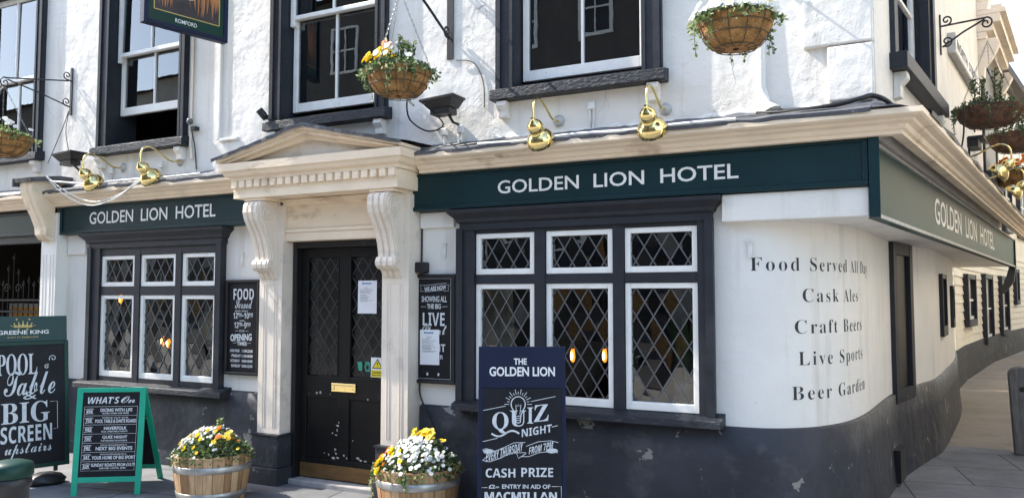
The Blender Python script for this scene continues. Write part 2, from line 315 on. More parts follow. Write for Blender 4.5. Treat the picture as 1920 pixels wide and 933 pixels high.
class Face:
    """a flat board face: (u, v) metres from its top-left corner, v downwards, h out of the face"""
    def __init__(s, O, U, V, Nn): s.O = Vector(O); s.U = Vector(U).normalized(); s.V = Vector(V).normalized(); s.N = Vector(Nn).normalized()
    def p(s, u, v, h=0.): return s.O+s.U*u+s.V*v+s.N*h
    def text(s, mb, st, u0, v0, u1, v1, mi=0, bold=0., h=.002, rise=0., shear=0., space=1.):
        g, fs = glyphs(st, bold, space); vs = []
        for x, y in g: vs.append(s.p(u0+(u1-u0)*x+shear*y*(v1-v0), v1-(v1-v0)*y-rise*(x-.5), h))
        mb.add(vs, fs, mi)
    def rect(s, mb, u0, v0, u1, v1, h=.0015, mi=0, rise=0.): mb.add([s.p(u0, v1+rise/2, h), s.p(u1, v1-rise/2, h), s.p(u1, v0-rise/2, h), s.p(u0, v0+rise/2, h)], [(0, 1, 2, 3)], mi)
    def line(s, mb, pts, wd, h=.002, mi=0):
        P = [Vector((a, b)) for a, b in pts]; vs = []
        for i, p in enumerate(P):
            d = (P[min(i+1, len(P)-1)]-P[max(i-1, 0)]).normalized(); n = Vector((-d.y, d.x))*wd/2
            vs += [s.p(*(p+n), h), s.p(*(p-n), h)]
        mb.add(vs, [(2*i, 2*i+1, 2*i+3, 2*i+2) for i in range(len(P)-1)], mi)
    def frame(s, mb, u0, v0, u1, v1, wd, h=.002, mi=0):
        for q in (((u0, v0), (u1, v0)), ((u1, v0), (u1, v1)), ((u1, v1), (u0, v1)), ((u0, v1), (u0, v0))): s.line(mb, q, wd, h, mi)
    def ell(s, mb, u, v, a, b, h=.002, mi=0, n=24): mb.add([s.p(u+a*math.cos(2*math.pi*k/n), v-b*math.sin(2*math.pi*k/n), h) for k in range(n)], [list(range(n))], mi)
def spiral(cu, cv, r0, turns, a0=0., n=22, cw=1): return [(cu+r0*(1-.85*i/n)*math.cos(a0+cw*2*math.pi*turns*i/n), cv+r0*(1-.85*i/n)*math.sin(a0+cw*2*math.pi*turns*i/n)) for i in range(n+1)]
# ------------------------------------------------------------------ foliage
def leaf(mb, c, d, up, l, wd, mi):
    d = d.normalized(); sdv = d.cross(up)
    if sdv.length < .05: sdv = d.cross(Vector((1, .3, 0)))
    sdv.normalize(); nrm = sdv.cross(d)
    mb.add([c, c+d*(l*.5)+sdv*wd/2+nrm*(wd*.18), c+d*l, c+d*(l*.5)-sdv*wd/2+nrm*(wd*.18)], [(0, 1, 2), (0, 2, 3)], mi)
def rdir(r):
    while True:
        v = Vector((r.uniform(-1, 1), r.uniform(-1, 1), r.uniform(-1, 1)))
        if .05 < v.length < 1: return v.normalized()
def leaf_mound(r, c, rx, ry, h, n, size, mats, mb, zmin=0., spread=1.12):
    for i in range(n):
        a = r.uniform(0, 2*math.pi); q = math.sqrt(r.random())*spread; top = h*max(0, 1-min(1, q)**2.2)
        z = zmin+top*r.uniform(.35, 1.0)+r.uniform(-.01, .015)-(.05 if q > 1.02 else 0)*r.random()
        p = Vector(c)+Vector((rx*q*math.cos(a), ry*q*math.sin(a), z)); d = rdir(r)+Vector((math.cos(a)*.6, math.sin(a)*.6, .5))
        s = size*r.uniform(.6, 1.35); leaf(mb, p, d, rdir(r)+Vector((0, 0, .8)), s, s*r.uniform(.45, .65), r.choice(mats))
def sprig(r, mb, base, tip, n, size, mats):
    base = Vector(base); tip = Vector(tip)
    mb.tube([base, base.lerp(tip, .5), tip], .003, 4, mats[0])
    for i in range(n):
        t = r.uniform(.15, 1); p = base.lerp(tip, t); d = rdir(r)+(tip-base).normalized()*.8; s = size*r.uniform(.7, 1.2); leaf(mb, p, d, rdir(r), s, s*.5, r.choice(mats))
def trail(r, mb, p0, ln, n, size, mats, out):
    p = Vector(p0); d = Vector(out)*.6+Vector((0, 0, .1)); pts = [p.copy()]; st = ln/10
    for i in range(10):
        d = (d*.72+Vector((r.uniform(-.25, .25), r.uniform(-.25, .25), -.55))); d.normalize(); p = p+d*st; pts.append(p.copy())
    mb.tube(pts, .0022, 4, mats[0], False)
    for i in range(n):
        k = r.randrange(10); q = pts[k].lerp(pts[k+1], r.random()); s = size*r.uniform(.7, 1.2); leaf(mb, q, rdir(r), rdir(r), s, s*.75, r.choice(mats))
_pan = {}
def pansy_mesh(kind):
    if kind in _pan: return _pan[kind]
    mb = MB()
    for i, (a, rr, zz) in enumerate(((90, .016, 0), (162, .015, .002), (18, .015, .003), (234, .014, .005), (306, .014, .006))):
        cx, cy = .013*math.cos(rad(a)), .013*math.sin(rad(a))
        mb.add([(cx+rr*math.cos(2*math.pi*k/9), cy+rr*math.sin(2*math.pi*k/9), zz+.004*math.sin(k*2.1)) for k in range(9)], [list(range(9))], 0)
    mb.add([(.005*math.cos(k), .005*math.sin(k), .0095) for k in range(6)], [list(range(6))], 1)
    _pan[kind] = mesh_of('pansy_'+kind, mb, [PET[kind], M['eye'] if kind != 'white' else PET['yellow']]); return _pan[kind]
def flower(parent, kind, p, nrm, s, r):
    o = bpy.data.objects.new('pansy' if kind != 'white' else 'white_flower', pansy_mesh(kind)); COL.objects.link(o); o.parent = parent
    o.location = Vector(p)-WL[parent]; o.rotation_mode = 'QUATERNION'
    o.rotation_quaternion = Vector(nrm).to_track_quat('Z', 'Y') @ Vector((0, 0, 1)).rotation_difference(Vector((0, 0, 1))); o.scale = (s, s, s); return o
# ================================================================== SETTING: ground
mb = MB(); mb.box(-60, 60, -40, 80, -.35, -.075); tag(part('ground', mb, M['road']), kind='structure')
mb = MB(); mb.box(-40, 60, 1.2, 10.2, -.2, -.05); tag(part('pavement', mb, M['flag']), kind='structure')
mb = MB(); mb.prism([(-2, 10.2, -.2), (60, 10.2, -.2), (60, 78, -.2), (-2, 78, -.2)], (0, 0, .148)); tag(part('alley_path', mb, M['path']), kind='structure')
mb = MB(); mb.box(-70, 60, -11, -3.5, -.2, -.05); tag(part('added_far_pavement', mb, M['asphalt']), kind='structure')  # unseen dark strip added so the lower leaded panes mirror dark ground
mb = MB(); mb.box(-40, 60, 1.0, 1.197, -.2, -.044); tag(part('kerb', mb, M['kerb']), kind='structure')
# ================================================================== PUB
W = 5.6
SA = rad(9.0); SD = Vector((math.sin(SA), math.cos(SA), 0)); SN = Vector((SD.y, -SD.x, 0)); SO = Vector((-.22, 5.6, 0))
def SP(s, off, z): return SO+SD*s+SN*off+Vector((0, 0, z))
pub = thing('pub_building', (-4.5, 5.6, 0), 'white rendered corner pub with dark window frames and a cream pedimented doorway', 'pub')
FP = [(-8.30, 5.6), (-1.15, 5.6), (-1.02, 5.61), (-.90, 5.645), (-.78, 5.72), (-.66, 5.84), (-.56, 6.01), (-.48, 6.22), (-.42, 6.5), (-.375, 6.85), (-.335, 7.3), (-.295, 7.75), (-.25, 8.15), (-.19, 8.45), (-.1, 8.86), (0.0, 9.3), (.12, 9.85), (.255, 11.2), (.39, 12.75), (.46, 14.3), (.475, 16.3)]
def catmull(P, k=4):
    out = []
    for i in range(len(P)-1):
        p0, p1, p2, p3 = [Vector(P[j]) for j in (max(i-1, 0), i, i+1, min(i+2, len(P)-1))]
        for q in range(k):
            t = q/k; v = .5*((2*p1)+(p2-p0)*t+(2*p0-5*p1+4*p2-p3)*t*t+(3*p1-p0-3*p2+p3)*t**3); out.append((v.x, v.y))
    return out+[tuple(P[-1])]
FP = [FP[0]]+catmull(FP[1:])
def wall_grid(mb, a0, a1, z0, z1, holes, mp, th, mi=0):
    xs = sorted(set([a0, a1]+[h[0] for h in holes]+[h[1] for h in holes])); zs = sorted(set([z0, z1]+[h[2] for h in holes]+[h[3] for h in holes]))
    def hole(x, z): return any(h[0] < x < h[1] and h[2] < z < h[3] for h in holes)
    for i in range(len(xs)-1):
        for j in range(len(zs)-1):
            if hole((xs[i]+xs[i+1])/2, (zs[j]+zs[j+1])/2): continue
            for d, rev in ((0, 0), (th, 1)):
                q = [mp(xs[i], zs[j], d), mp(xs[i+1], zs[j], d), mp(xs[i+1], zs[j+1], d), mp(xs[i], zs[j+1], d)]
                mb.add(q, [(3, 2, 1, 0) if rev else (0, 1, 2, 3)], mi)
    for (h0, h1, k0, k1) in holes+[(a0, a1, z0, z1)]:
        for (p, q) in (((h0, k0), (h1, k0)), ((h1, k0), (h1, k1)), ((h1, k1), (h0, k1)), ((h0, k1), (h0, k0))):
            mb.add([mp(*p, 0), mp(*q, 0), mp(*q, th), mp(*p, th)], [(0, 1, 2, 3)], mi)
fm = lambda x, z, d: Vector((x, W+d, z))
# upper storey front and side
UW = [dict(o0=-10.20, o1=-8.83, i0=-10.06, i1=-8.96, sill=3.21, meet=4.15, low=3.33, bar=(-9.50,)),
      dict(o0=-7.84, o1=-6.50, i0=-7.68, i1=-6.60, sill=3.17, meet=4.19, low=3.54, bar=(-7.15,)),
      dict(o0=-5.38, o1=-4.05, i0=-5.24, i1=-4.17, sill=3.20, meet=4.21, low=3.32, bar=(-4.72,)),
      dict(o0=-2.98, o1=-1.62, i0=-2.82, i1=-1.77, sill=3.22, meet=4.25, low=3.32, bar=(-2.295,))]
mb = MB(); wall_grid(mb, -16, -.22, 2.62, 7.4, [(u['i0']-.03, u['i1']+.03, u['sill']-.03, 5.19) for u in UW], fm, .3)
wall_grid(mb, 0.0, 8.3, 2.62, 7.4, [(.58, 2.29, 3.25, 5.0)], lambda s, z, d: SP(s, -d, z), .28)
mb.prism([SP(8.3, 0, 2.62), SP(8.3, -8, 2.62), SP(8.3, -8, 7.4), SP(8.3, 0, 7.4)], SD*.2)
part('upper_wall', mb, M['plaster'], pub)
mb = MB(); mb.prism([(-16.3, 5.2, 7.4), (.1, 5.2, 7.4), SP(8.6, .3, 7.4), (-16.3, 14, 7.4)], (0, 0, .25)); part('roof', mb, M['tile'], pub)
# quoins at the street corner
for (x, z0, z1) in ((-.655, 3.245, 3.565), (-.505, 2.87, 3.235), (-.505, 3.575, 3.9), (-.655, 3.91, 4.25)):
    mb = MB(); mb.box(x, -.226, 5.556, 5.62, z0, z1); part('quoin', mb, M['plaster'], pub, .012)
# ground floor wall
mb = MB(); wall_grid(mb, -8.30, -1.15, -.1, 2.62, [(-7.86, -5.94, .68, 2.14), (-5.05, -3.98, -.1, 2.1), (-3.30, -1.28, .72, 2.14)], fm, .3)
mb.sweep([(0, 2.12), (0, .6)], FP[1:], sm=True)
part('ground_floor_wall', mb, M['plaster2'], pub)
# thin raised board joint line on ground-floor wall and board under the fascia
for q in ((-1.195, -.272, 5.505, 2.105, 2.292), (-3.70, -3.37, 5.57, 2.16, 2.29), (-8.29, -7.99, 5.57, 2.05, 2.262)):
    mb = MB(); mb.box(q[0], q[1], q[2], 5.599, q[3], q[4]); part('rendered_band', mb, M['plaster2'], pub, .008)
# plinth
PLP = [(.0, .715), (.028, .70), (.034, .45), (.05, .12), (.065, -.08)]
mb = MB(); mb.sweep(PLP, [(-8.3, 5.6), (-5.33, 5.6)], sm=True); mb.sweep(PLP, [(-3.69, 5.6)]+FP[1:], sm=True); part('plinth', mb, M['plinth'], pub)
# soffit below the side fascia, and fillers behind the fascia
mb = MB(); line = [SP(s, -.02, 2.108) for s in (.1, 2, 4, 6, 8, 10.85)]
fpts = [Vector((x, y, 2.108)) for x, y in FP[2:]]
for a, b in zip(fpts, fpts[1:]):
    def onl(p): s = max(.06, (p-SO).dot(SD)); s = min(s, 10.85); return SP(s, -.02, 2.108)
    mb.add([a, b, onl(b), onl(a)], [(0, 1, 2, 3)])
mb.add([(-1.15, 5.55, 2.108), (-.26, 5.55, 2.108), tuple(onl(fpts[0])), tuple(fpts[0])], [(0, 1, 2, 3)])
part('soffit', mb, M['plaster2'], pub)
# cornice
CR = [(.10, 2.598), (.165, 2.600), (.165, 2.622), (.185, 2.630), (.20, 2.655), (.235, 2.668), (.245, 2.68), (.285, 2.69), (.30, 2.70), (.30, 2.735), (.02, 2.76)]
tip = Vector((-.22, 5.6)); s1 = SP(10.9, 0, 0)
mb = MB(); mb.sweep(CR, [(-3.62, 5.6), (-.215, 5.6), (s1.x, s1.y)])
mb.sweep([(o, z-.035) for o, z in CR], [(-8.40, 5.6), (-5.50, 5.6)]); mb.sweep([(o, z-.035) for o, z in CR], [(-14, 5.6), (-8.62, 5.6)])
part('cornice', mb, M['cream'], pub)
LD = [(.305, 2.722), (.312, 2.748), (.25, 2.775), (.1, 2.805), (.01, 2.86), (-.002, 2.86)]
mb = MB(); r = random.Random(3)
def wavy(x0, x1, n, dz):
    pts = [(x0+(x1-x0)*i/n, 5.6) for i in range(n+1)]; return pts
def lead_run(mb, path, dz, r):
    n = len(path); rows = []
    for i, (x, y) in enumerate(path):
        a = Vector(path[max(0, i-1)]); b = Vector(path[min(n-1, i+1)]); d = (b-a).normalized(); nn = Vector((d.y, -d.x)); k = r.uniform(-.006, .006); q = r.uniform(-.012, .012)
        rows.append([(x+nn.x*(o+(q if j < 2 else 0)), y+nn.y*(o+(q if j < 2 else 0)), z+dz+k) for j, (o, z) in enumerate(LD)])
    m = len(LD); mb.add([p for rw in rows for p in rw], [(i*m+j, (i+1)*m+j, (i+1)*m+j+1, i*m+j+1) for i in range(n-1) for j in range(m-1)])
lead_run(mb, [(-3.60+i*.14, 5.6) for i in range(25)], 0, r)
# front-to-side corner piece and the side run
sidepath = [SP(s, 0, 0) for s in [i*.3 for i in range(0, 37)]]
lead_run(mb, [(p.x, p.y) for p in sidepath], 0, r)
mb.add([(-.24, 5.6, 2.862), (-.24, 5.29, 2.75), (-.075, 5.27, 2.745), tuple(SP(0, .31, 2.75)), tuple(SP(0, 0, 2.862))], [(0, 1, 2, 3, 4)])
lead_run(mb, [(-8.42+i*.15, 5.6) for i in range(20)], -.035, r); lead_run(mb, [(-14+i*.3, 5.6) for i in range(19)], -.035, r)
part('lead_flashing', mb, M['lead'], pub)
# ---------------------------------------------------------------- leaded ground-floor windows
def clip(poly, x0, x1, z0, z1):
    for ax, lim, sg in ((0, x0, 1), (0, x1, -1), (1, z0, 1), (1, z1, -1)):
        out = []
        for i in range(len(poly)):
            a, b = poly[i], poly[(i+1) % len(poly)]; da, db = (a[ax]-lim)*sg, (b[ax]-lim)*sg
            if da >= 0: out.append(a)
            if da*db < 0: t = da/(da-db); out.append((a[0]+(b[0]-a[0])*t, a[1]+(b[1]-a[1])*t))
        poly = out
        if len(poly) < 3: return []
    return poly
def diamond_panes(x0, x1, z0, z1, dw, dh, y, r, tilt=.021, mp=None):
    mb = MB(); cm = MB(); ox = (x0+x1)/2; nz = int((z1-z0)/dh)+3; nx = int((x1-x0)/dw)+3
    for i in range(-nx, nx+1):
        for j in range(-1, 2*nz+2):
            cx = ox+(i+(.5 if j % 2 else 0))*dw; cz = z1-j*dh/2
            p = clip([(cx-dw/2, cz), (cx, cz-dh/2), (cx+dw/2, cz), (cx, cz+dh/2)], x0, x1, z0, z1)
            if len(p) < 3: continue
            a, b = r.gauss(0, tilt), r.gauss(0, tilt); c = [sum(q[k] for q in p)/len(p) for k in (0, 1)]
            mb.add([(q[0], y+a*(q[0]-c[0])+b*(q[1]-c[1]), q[1]) for q in p], [list(range(len(p)))])
    L_ = (x1-x0)+(z1-z0); 
    for sg in (1, -1):
        k0 = -60
        for k in range(-40, 41):
            # lines x = ox + k*dw (+dw/2 shifts) crossing with slope dh/dw
            bx = ox+k*dw+dw/2; A = (bx-sg*3*dw*1.0*1, z1-3*dh); 
            # param: x = bx + sg*t*dw, z = z1 + t*dh  (t negative goes down)
            ts = sorted([((x0-bx)/(sg*dw)), ((x1-bx)/(sg*dw))]); t0 = max(ts[0], (z0-z1)/dh); t1 = min(ts[1], 0)
            if t1-t0 < .02: continue
            P = Vector((bx+sg*t0*dw, y, z1+t0*dh)); Q = Vector((bx+sg*t1*dw, y, z1+t1*dh)); d = (Q-P).normalized(); u = Vector((0, 1, 0)); v = d.cross(u)
            cm.obox((P+Q)/2, d, v, u, (Q-P).length/2, .0048, .004+(.0006 if sg > 0 else 0))
    return mb, cm
def leaded_window(cols, top, low, head, foot, sx, hood, sill, seed):
    r = random.Random(seed); fr = MB(); y0, y1 = 5.535, 5.69; xs = [sx[0]]+[v for c in cols for v in c]+[sx[1]]
    for i in range(0, len(xs), 2): fr.box(xs[i], xs[i+1], y0+(.012 if 0 < i < len(xs)-2 else 0), y1, foot, head)
    for c in cols:
        fr.box(c[0], c[1], y0+.014, y1, top[1], head); fr.box(c[0], c[1], y0+.016, y1, low[1], top[0]); fr.box(c[0], c[1], y0+.016, y1, foot, low[0])
    # stepped outer moulding
    fr.box(sx[0]-.012, sx[0]+.045, y0-.02, y0+.03, foot, head-.003); fr.box(sx[1]-.045, sx[1]+.012, y0-.02, y0+.03, foot, head-.003)
    wd = part('window', fr, M['dark'], pub)
    for c in cols:
        for (z0, z1) in (top, low):
            cs = MB(); f = .040; fb = .058 if z0 == low[0] else .046; a, b = c[0]+.004, c[1]-.004; k0, k1 = z0+.004, z1-.004
            for (p0, p1, q0, q1, dy) in ((a, a+f, k0, k1, 0), (b-f, b, k0, k1, 0), (a+f, b-f, k1-f, k1, .001), (a+f, b-f, k0, k0+fb, .001)): cs.box(p0, p1, 5.562+dy, 5.61, q0, q1)
            part('casement', cs, M['white'], wd, .004)
            g, cm = diamond_panes(a+f-.004, b-f+.004, k0+fb-.004, k1-f+.004, .128, .205, 5.592, r)
            part('pane', g, M['glass'], wd); part('leading', cm, M['came'], wd)
    hm = MB(); hm.sweep([(0, head-.02), (0, head+.03), (.02, head+.045), (.028, head+.07), (.06, head+.10), (.075, head+.115), (.08, hood[2]), (.0, hood[2]+.002)], [(hood[0], 5.7), (hood[0], 5.525), (hood[1], 5.525), (hood[1], 5.7)])
    part('hood', hm, M['dark'], wd)
    sm = MB(); sm.prism([(sill[0], 5.62, sill[2]+.045), (sill[0], 5.455, sill[2]), (sill[0], 5.45, sill[2]-.05), (sill[0], 5.60, sill[2]-.06)], (sill[1]-sill[0], 0, 0)); part('sill', sm, M['sillpaint'], wd, .004)
    return wd
leaded_window([(-7.70, -7.17), (-7.09, -6.57), (-6.49, -6.015)], (1.695, 2.025), (.765, 1.615), 2.12, .70, (-7.865, -5.935), (-7.87, -5.92, 2.258), (-7.97, -5.83, .70), 5)
leaded_window([(-3.16, -2.635), (-2.545, -2.0), (-1.915, -1.375)], (1.765, 2.10), (.785, 1.70), 2.145, .75, (-3.305, -1.275), (-3.29, -1.275, 2.287), (-3.32, -1.21, .757), 9)
# ---------------------------------------------------------------- sash windows
def sash_window(u):
    fr = MB(); zt = 5.15
    for (a, b) in ((u['o0'], u['i0']), (u['i1'], u['o1'])):
        fr.box(a, b, 5.555, 5.915, u['sill']-.01, zt+.14)
        m = a+.028 if b == u['i0'] else b-.028
        fr.box(min(m-.02, m+.02), max(m-.02, m+.02), 5.538, 5.57, u['sill']-.01, zt+.13)
        e = b-.018 if b == u['i0'] else a+.018
        fr.box(e-.014, e+.014, 5.546, 5.57, u['sill']-.01, zt)
    fr.box(u['i0'], u['i1'], 5.556, 5.915, zt, zt+.139); fr.box(u['i0'], u['i1'], 5.60, 5.914, u['sill']-.01, u['sill']+.045)
    wd = part('window', fr, M['dark'], pub)
    r = random.Random(int(-u['o0']*100)); A, B = u['i0']+.012, u['i1']-.012
    for nm, z0, z1, y in (('low', u['low'], u['meet']+.03, 5.705), ('up', u['meet']-.02, zt, 5.655)):
        s = MB(); st = .048; rb = .085 if nm == 'low' else .04; rt = .04 if nm == 'low' else .06
        s.box(A, A+st, y, y+.045, z0-(.06 if nm == 'up' else 0), z1); s.box(B-st, B, y, y+.045, z0-(.06 if nm == 'up' else 0), z1); s.box(A+st, B-st, y+.001, y+.044, z0, z0+rb); s.box(A+st, B-st, y+.001, y+.044, z1-rt, z1)
        for x in u['bar']: s.box(x-.011, x+.011, y+.004, y+.04, z0+rb, z1-rt)
        part('sash', s, M['white'], wd, .004)
        xs = [A+st]+list(u['bar'])+[B-st]
        for a, b in zip(xs, xs[1:]):
            g = MB(); ta, tb = r.gauss(0, .004), r.gauss(0, .004); q = [(a-.004, z0+rb-.004), (b+.004, z0+rb-.004), (b+.004, z1-rt+.004), (a-.004, z1-rt+.004)]
            g.add([(x, y+.022+ta*(x-a)+tb*(z-z0), z) for x, z in q], [(0, 1, 2, 3)]); part('pane', g, M['upglass'], wd)
    sl = MB(); z = u['sill']; sl.prism([(u['o0']-.02, 5.62, z+.03), (u['o0']-.02, 5.49, z+.005), (u['o0']-.02, 5.485, z-.075), (u['o0']-.02, 5.60, z-.08)], (u['o1']-u['o0']+.06, 0, 0)); part('sill', sl, M['sillpaint'], wd, .004)
    for x in (u['o0']+.03, u['o1']-.10):
        c = MB(); c.prism([(x, 5.599, z-.083), (x, 5.51, z-.083), (x, 5.505, z-.12), (x, 5.54, z-.16), (x, 5.545, z-.21), (x, 5.599, z-.215)], (.085, 0, 0)); part('corbel', c, M['plaster'], wd, .006)
for u in UW: sash_window(u)
# side-street sash window
fr = MB()
def sbox(mb, s0, s1, o0, o1, z0, z1): mb.prism([SP(s0, o0, z0), SP(s1, o0, z0), SP(s1, o1, z0), SP(s0, o1, z0)], (0, 0, z1-z0))
sbox(fr, .50, .62, -.2, .035, 3.27, 5.1); sbox(fr, 2.25, 2.36, -.2, .035, 3.27, 5.1); sbox(fr, .62, 2.25, -.2, -.02, 3.28, 3.32)
sbox(fr, 2.16, 2.25, -.06, .012, 3.30, 5.1); sbox(fr, 2.2, 2.25, -.12, -.06, 3.30, 5.1)
wd = part('window', fr, M['dark'], pub)
s = MB()
for a, b in ((.63, .70), (1.38, 1.45), (2.13, 2.20)): sbox(s, a, b, -.155, -.11, 3.32, 5.1)
for z in (3.32, 4.02, 4.7): sbox(s, .70, 2.13, -.15, -.115, z, z+(.09 if z < 3.4 else .03))
part('sash', s, M['white'], wd)
for a, b in ((.70, 1.38), (1.45, 2.13)):
    g = MB(); g.add([SP(a, -.13, 3.4), SP(b, -.13, 3.4), SP(b, -.13, 5.1), SP(a, -.13, 5.1)], [(0, 1, 2, 3)]); part('pane', g, M['upglass'], wd)
sl = MB(); sbox(sl, .46, 2.42, -.02, .115, 3.17, 3.285); part('sill', sl, M['dark'], wd, .005)
for q in (.56, 2.24):
    c = MB(); c.prism([SP(q, .002, 3.168), SP(q, .09, 3.168), SP(q, .095, 3.12), SP(q, .05, 3.07), SP(q, .05, 2.99), SP(q, .002, 2.98)], SD*.1); part('corbel', c, M['plaster'], wd, .006)
# narrow side door and slit windows on the alley wall
def fp_at(Y, off=0.):
    for a, b in zip(FP[1:], FP[2:]):
        if a[1] <= Y <= b[1] and b[1] > a[1]:
            t = (Y-a[1])/(b[1]-a[1]); d = Vector((b[0]-a[0], b[1]-a[1])).normalized(); n = Vector((d.y, -d.x)); return Vector((a[0]+(b[0]-a[0])*t+n.x*off, Y+n.y*off, 0)), Vector((d.x, d.y, 0)), Vector((n.x, n.y, 0))
def alley_opening(Y0, Y1, z0, z1, fw, name):
    a, d, n = fp_at(Y0); b, d2, n2 = fp_at(Y1); dd = (b-a).normalized(); nn = Vector((dd.y, -dd.x, 0)); ln = (b-a).length; up = Vector((0, 0, 1)); f = MB(); c = (a+b)/2
    for (m, hw, zz, hz) in ((-ln/2+fw/2, fw/2, (z0+z1)/2, (z1-z0)/2), (ln/2-fw/2, fw/2, (z0+z1)/2, (z1-z0)/2)): f.obox(c+dd*m+up*zz+nn*.012, dd, nn, up, hw, .03, hz)
    for zz in (z1-fw/2, ): f.obox(c+up*zz+nn*.010, dd, nn, up, ln/2-fw, .028, fw/2)
    o = part(name, f, M['dark'], pub); p = MB(); p.obox(c+up*((z0+z1)/2)-nn*.01, dd, nn, up, ln/2-.02, .016, (z1-z0)/2-.02); part('panel', p, M['black'], o)
    q = MB(); q.obox(c+up*(z0+.06)+nn*.012, dd, nn, up, ln/2-fw-.004, .03, .06); part('sill', q, M['sillpaint'], o); return o
alley_opening(8.15, 8.86, .62, 2.10, .11, 'side_door'); alley_opening(10.55, 11.2, 1.13, 1.86, .05, 'window'); alley_opening(12.28, 12.68, 1.18, 1.74, .04, 'window')
mb = MB(); a, d, n = fp_at(8.05); mb.obox((-.27, 7.98, .12), d, n, Vector((0, 0, 1)), .16, .1, .14); part('air_vent', mb, M['black'], pub)
# ---------------------------------------------------------------- doorcase
mb = MB(); mb.box(-5.44, -3.67, 5.2, 5.6, 2.465, 2.615); mb.box(-5.33, -5.09, 5.22, 5.6, 2.44, 2.464); mb.box(-3.96, -3.72, 5.22, 5.6, 2.44, 2.464)
mb.sweep([(0, 2.617), (.018, 2.619), (.022, 2.645), (.055, 2.66), (.075, 2.69), (.095, 2.70), (.10, 2.765), (.0, 2.775)], [(-5.44, 5.6), (-5.44, 5.2), (-3.67, 5.2), (-3.67, 5.6)])
part('entablature', mb, M['cream'], pub)
n = 20
for i in range(n): x = -5.405+i*(1.70/(n-1)); mb = MB(); mb.box(x-.029, x+.029, 5.165, 5.1995, 2.555, 2.614); part('dentil', mb, M['cream'], pub)
mb = MB(); mb.prism([(-5.42, 5.25, 2.776), (-3.70, 5.25, 2.776), (-4.575, 5.25, 2.965)], (0, .3, 0)); part('tympanum', mb, M['stonepaint'], pub)
mb = MB()
for sg in (-1, 1):
    ap = -4.575; e = ap+sg*.985
    for (y, t0, t1) in ((5.10, -.012, .028), (5.135, -.045, -.012), (5.19, -.085, -.045)):
        k = .25/.985
        mb.prism([(e, y, 2.777+max(0, t0)), (e, y, 2.777+max(.004, t1)), (ap, y, 3.01+t1), (ap, y, 3.01+t0)] if t1 > 0 else [(e-sg*(-t0)*2.4, y, 2.778), (e-sg*(-t1)*2.4, y, 2.778), (ap, y, 3.01+t1), (ap, y, 3.01+t0)], (0, 5.55-y, 0))
part('raking_cornice', mb, M['cream'], pub)
mb = MB(); r = random.Random(8)
for sg in (-1, 1):
    N_ = 14; rows = []
    for i in range(N_+1):
        t = i/N_; x = -4.575+sg*1.02*t; z = 3.045-.235*t+r.uniform(-.004, .004)+.02*max(0, t-.85); q = r.uniform(-.008, .008)
        rows.append([(x, 5.08+q, z-.028+r.uniform(-.003, .003)), (x, 5.075+q, z), (x, 5.2, z+.012), (x, 5.62, z+.03)])
    mb.add([p for w_ in rows for p in w_], [(i*4+j, (i+1)*4+j, (i+1)*4+j+1, i*4+j+1) for i in range(N_) for j in range(3)])
part('pediment_flashing', mb, M['lead'], pub)
mb = MB(); mb.box(-5.06, -3.97, 5.47, 5.6, 2.20, 2.462); mb.box(-5.058, -3.972, 5.445, 5.58, 2.165, 2.198); mb.box(-5.06, -3.97, 5.455, 5.6, 2.088, 2.164)
mb.box(-5.10, -3.93, 5.42, 5.5, 2.405, 2.462)
part('door_lintel', mb, M['cream'], pub, .006)
for (x0, x1) in ((-5.325, -5.06), (-3.97, -3.705)):
    p = MB(); p.box(x0, x1, 5.42, 5.606, .385, 2.44)
    for a in (.05, .075, .175, .20): p.box(x0+a, x0+a+.009, 5.416, 5.421, .44, 1.70)
    p.box(x0+.05, x0+.209, 5.4165, 5.4205, 1.701, 1.71)
    pl = part('pilaster', p, M['stonepaint'], pub, .005)
    b = MB(); b.box(x0-.02, x1+.02, 5.375, 5.606, .10, .37); b.box(x0-.035, x1+.035, 5.352, 5.607, -.08, .098); part('pilaster_base', b, M['plinth'], pl, .006)
    b = MB(); b.box(x0-.03, x1+.03, 5.362, 5.605, .371, .387); part('base_moulding', b, M['sillpaint'], pl)
    pf = [(5.419, 2.437), (5.235, 2.437), (5.205, 2.425), (5.185, 2.39), (5.18, 2.335), (5.20, 2.27), (5.245, 2.195), (5.29, 2.12), (5.322, 2.03), (5.338, 1.955), (5.338, 1.925), (5.312, 1.915), (5.298, 1.885), (5.303, 1.85), (5.33, 1.825), (5.36, 1.822), (5.385, 1.805), (5.40, 1.77), (5.419, 1.745)]
    cx = (x0+x1)/2-.02; c = MB(); c.prism([(cx-.095, y, z) for y, z in pf], (.19, 0, 0))
    for q in (-.058, 0, .058): c.prism([(cx+q-.017, y-(.011 if 0 < i < len(pf)-1 else 0), z-.002) for i, (y, z) in enumerate(pf)], (.034, 0, 0))
    co = part('console_bracket', c, M['stonepaint'], pub)
    s = MB()
    for sx_ in (cx-.097, cx+.097):
        s.tube([(sx_, 5.283+a, 2.335+b) for a, b in spiral(0, 0, .088, 2.1, rad(200), 40, -1)], .0065, 6); s.tube([(sx_, 5.345+a, 1.875+b) for a, b in spiral(0, 0, .04, 1.4, rad(160), 24, 1)], .005, 6)
        s.tube([(sx_, y+.022, z) for y, z in pf[4:11]], .006, 6)
    part('scroll', s, M['stonepaint'], co)
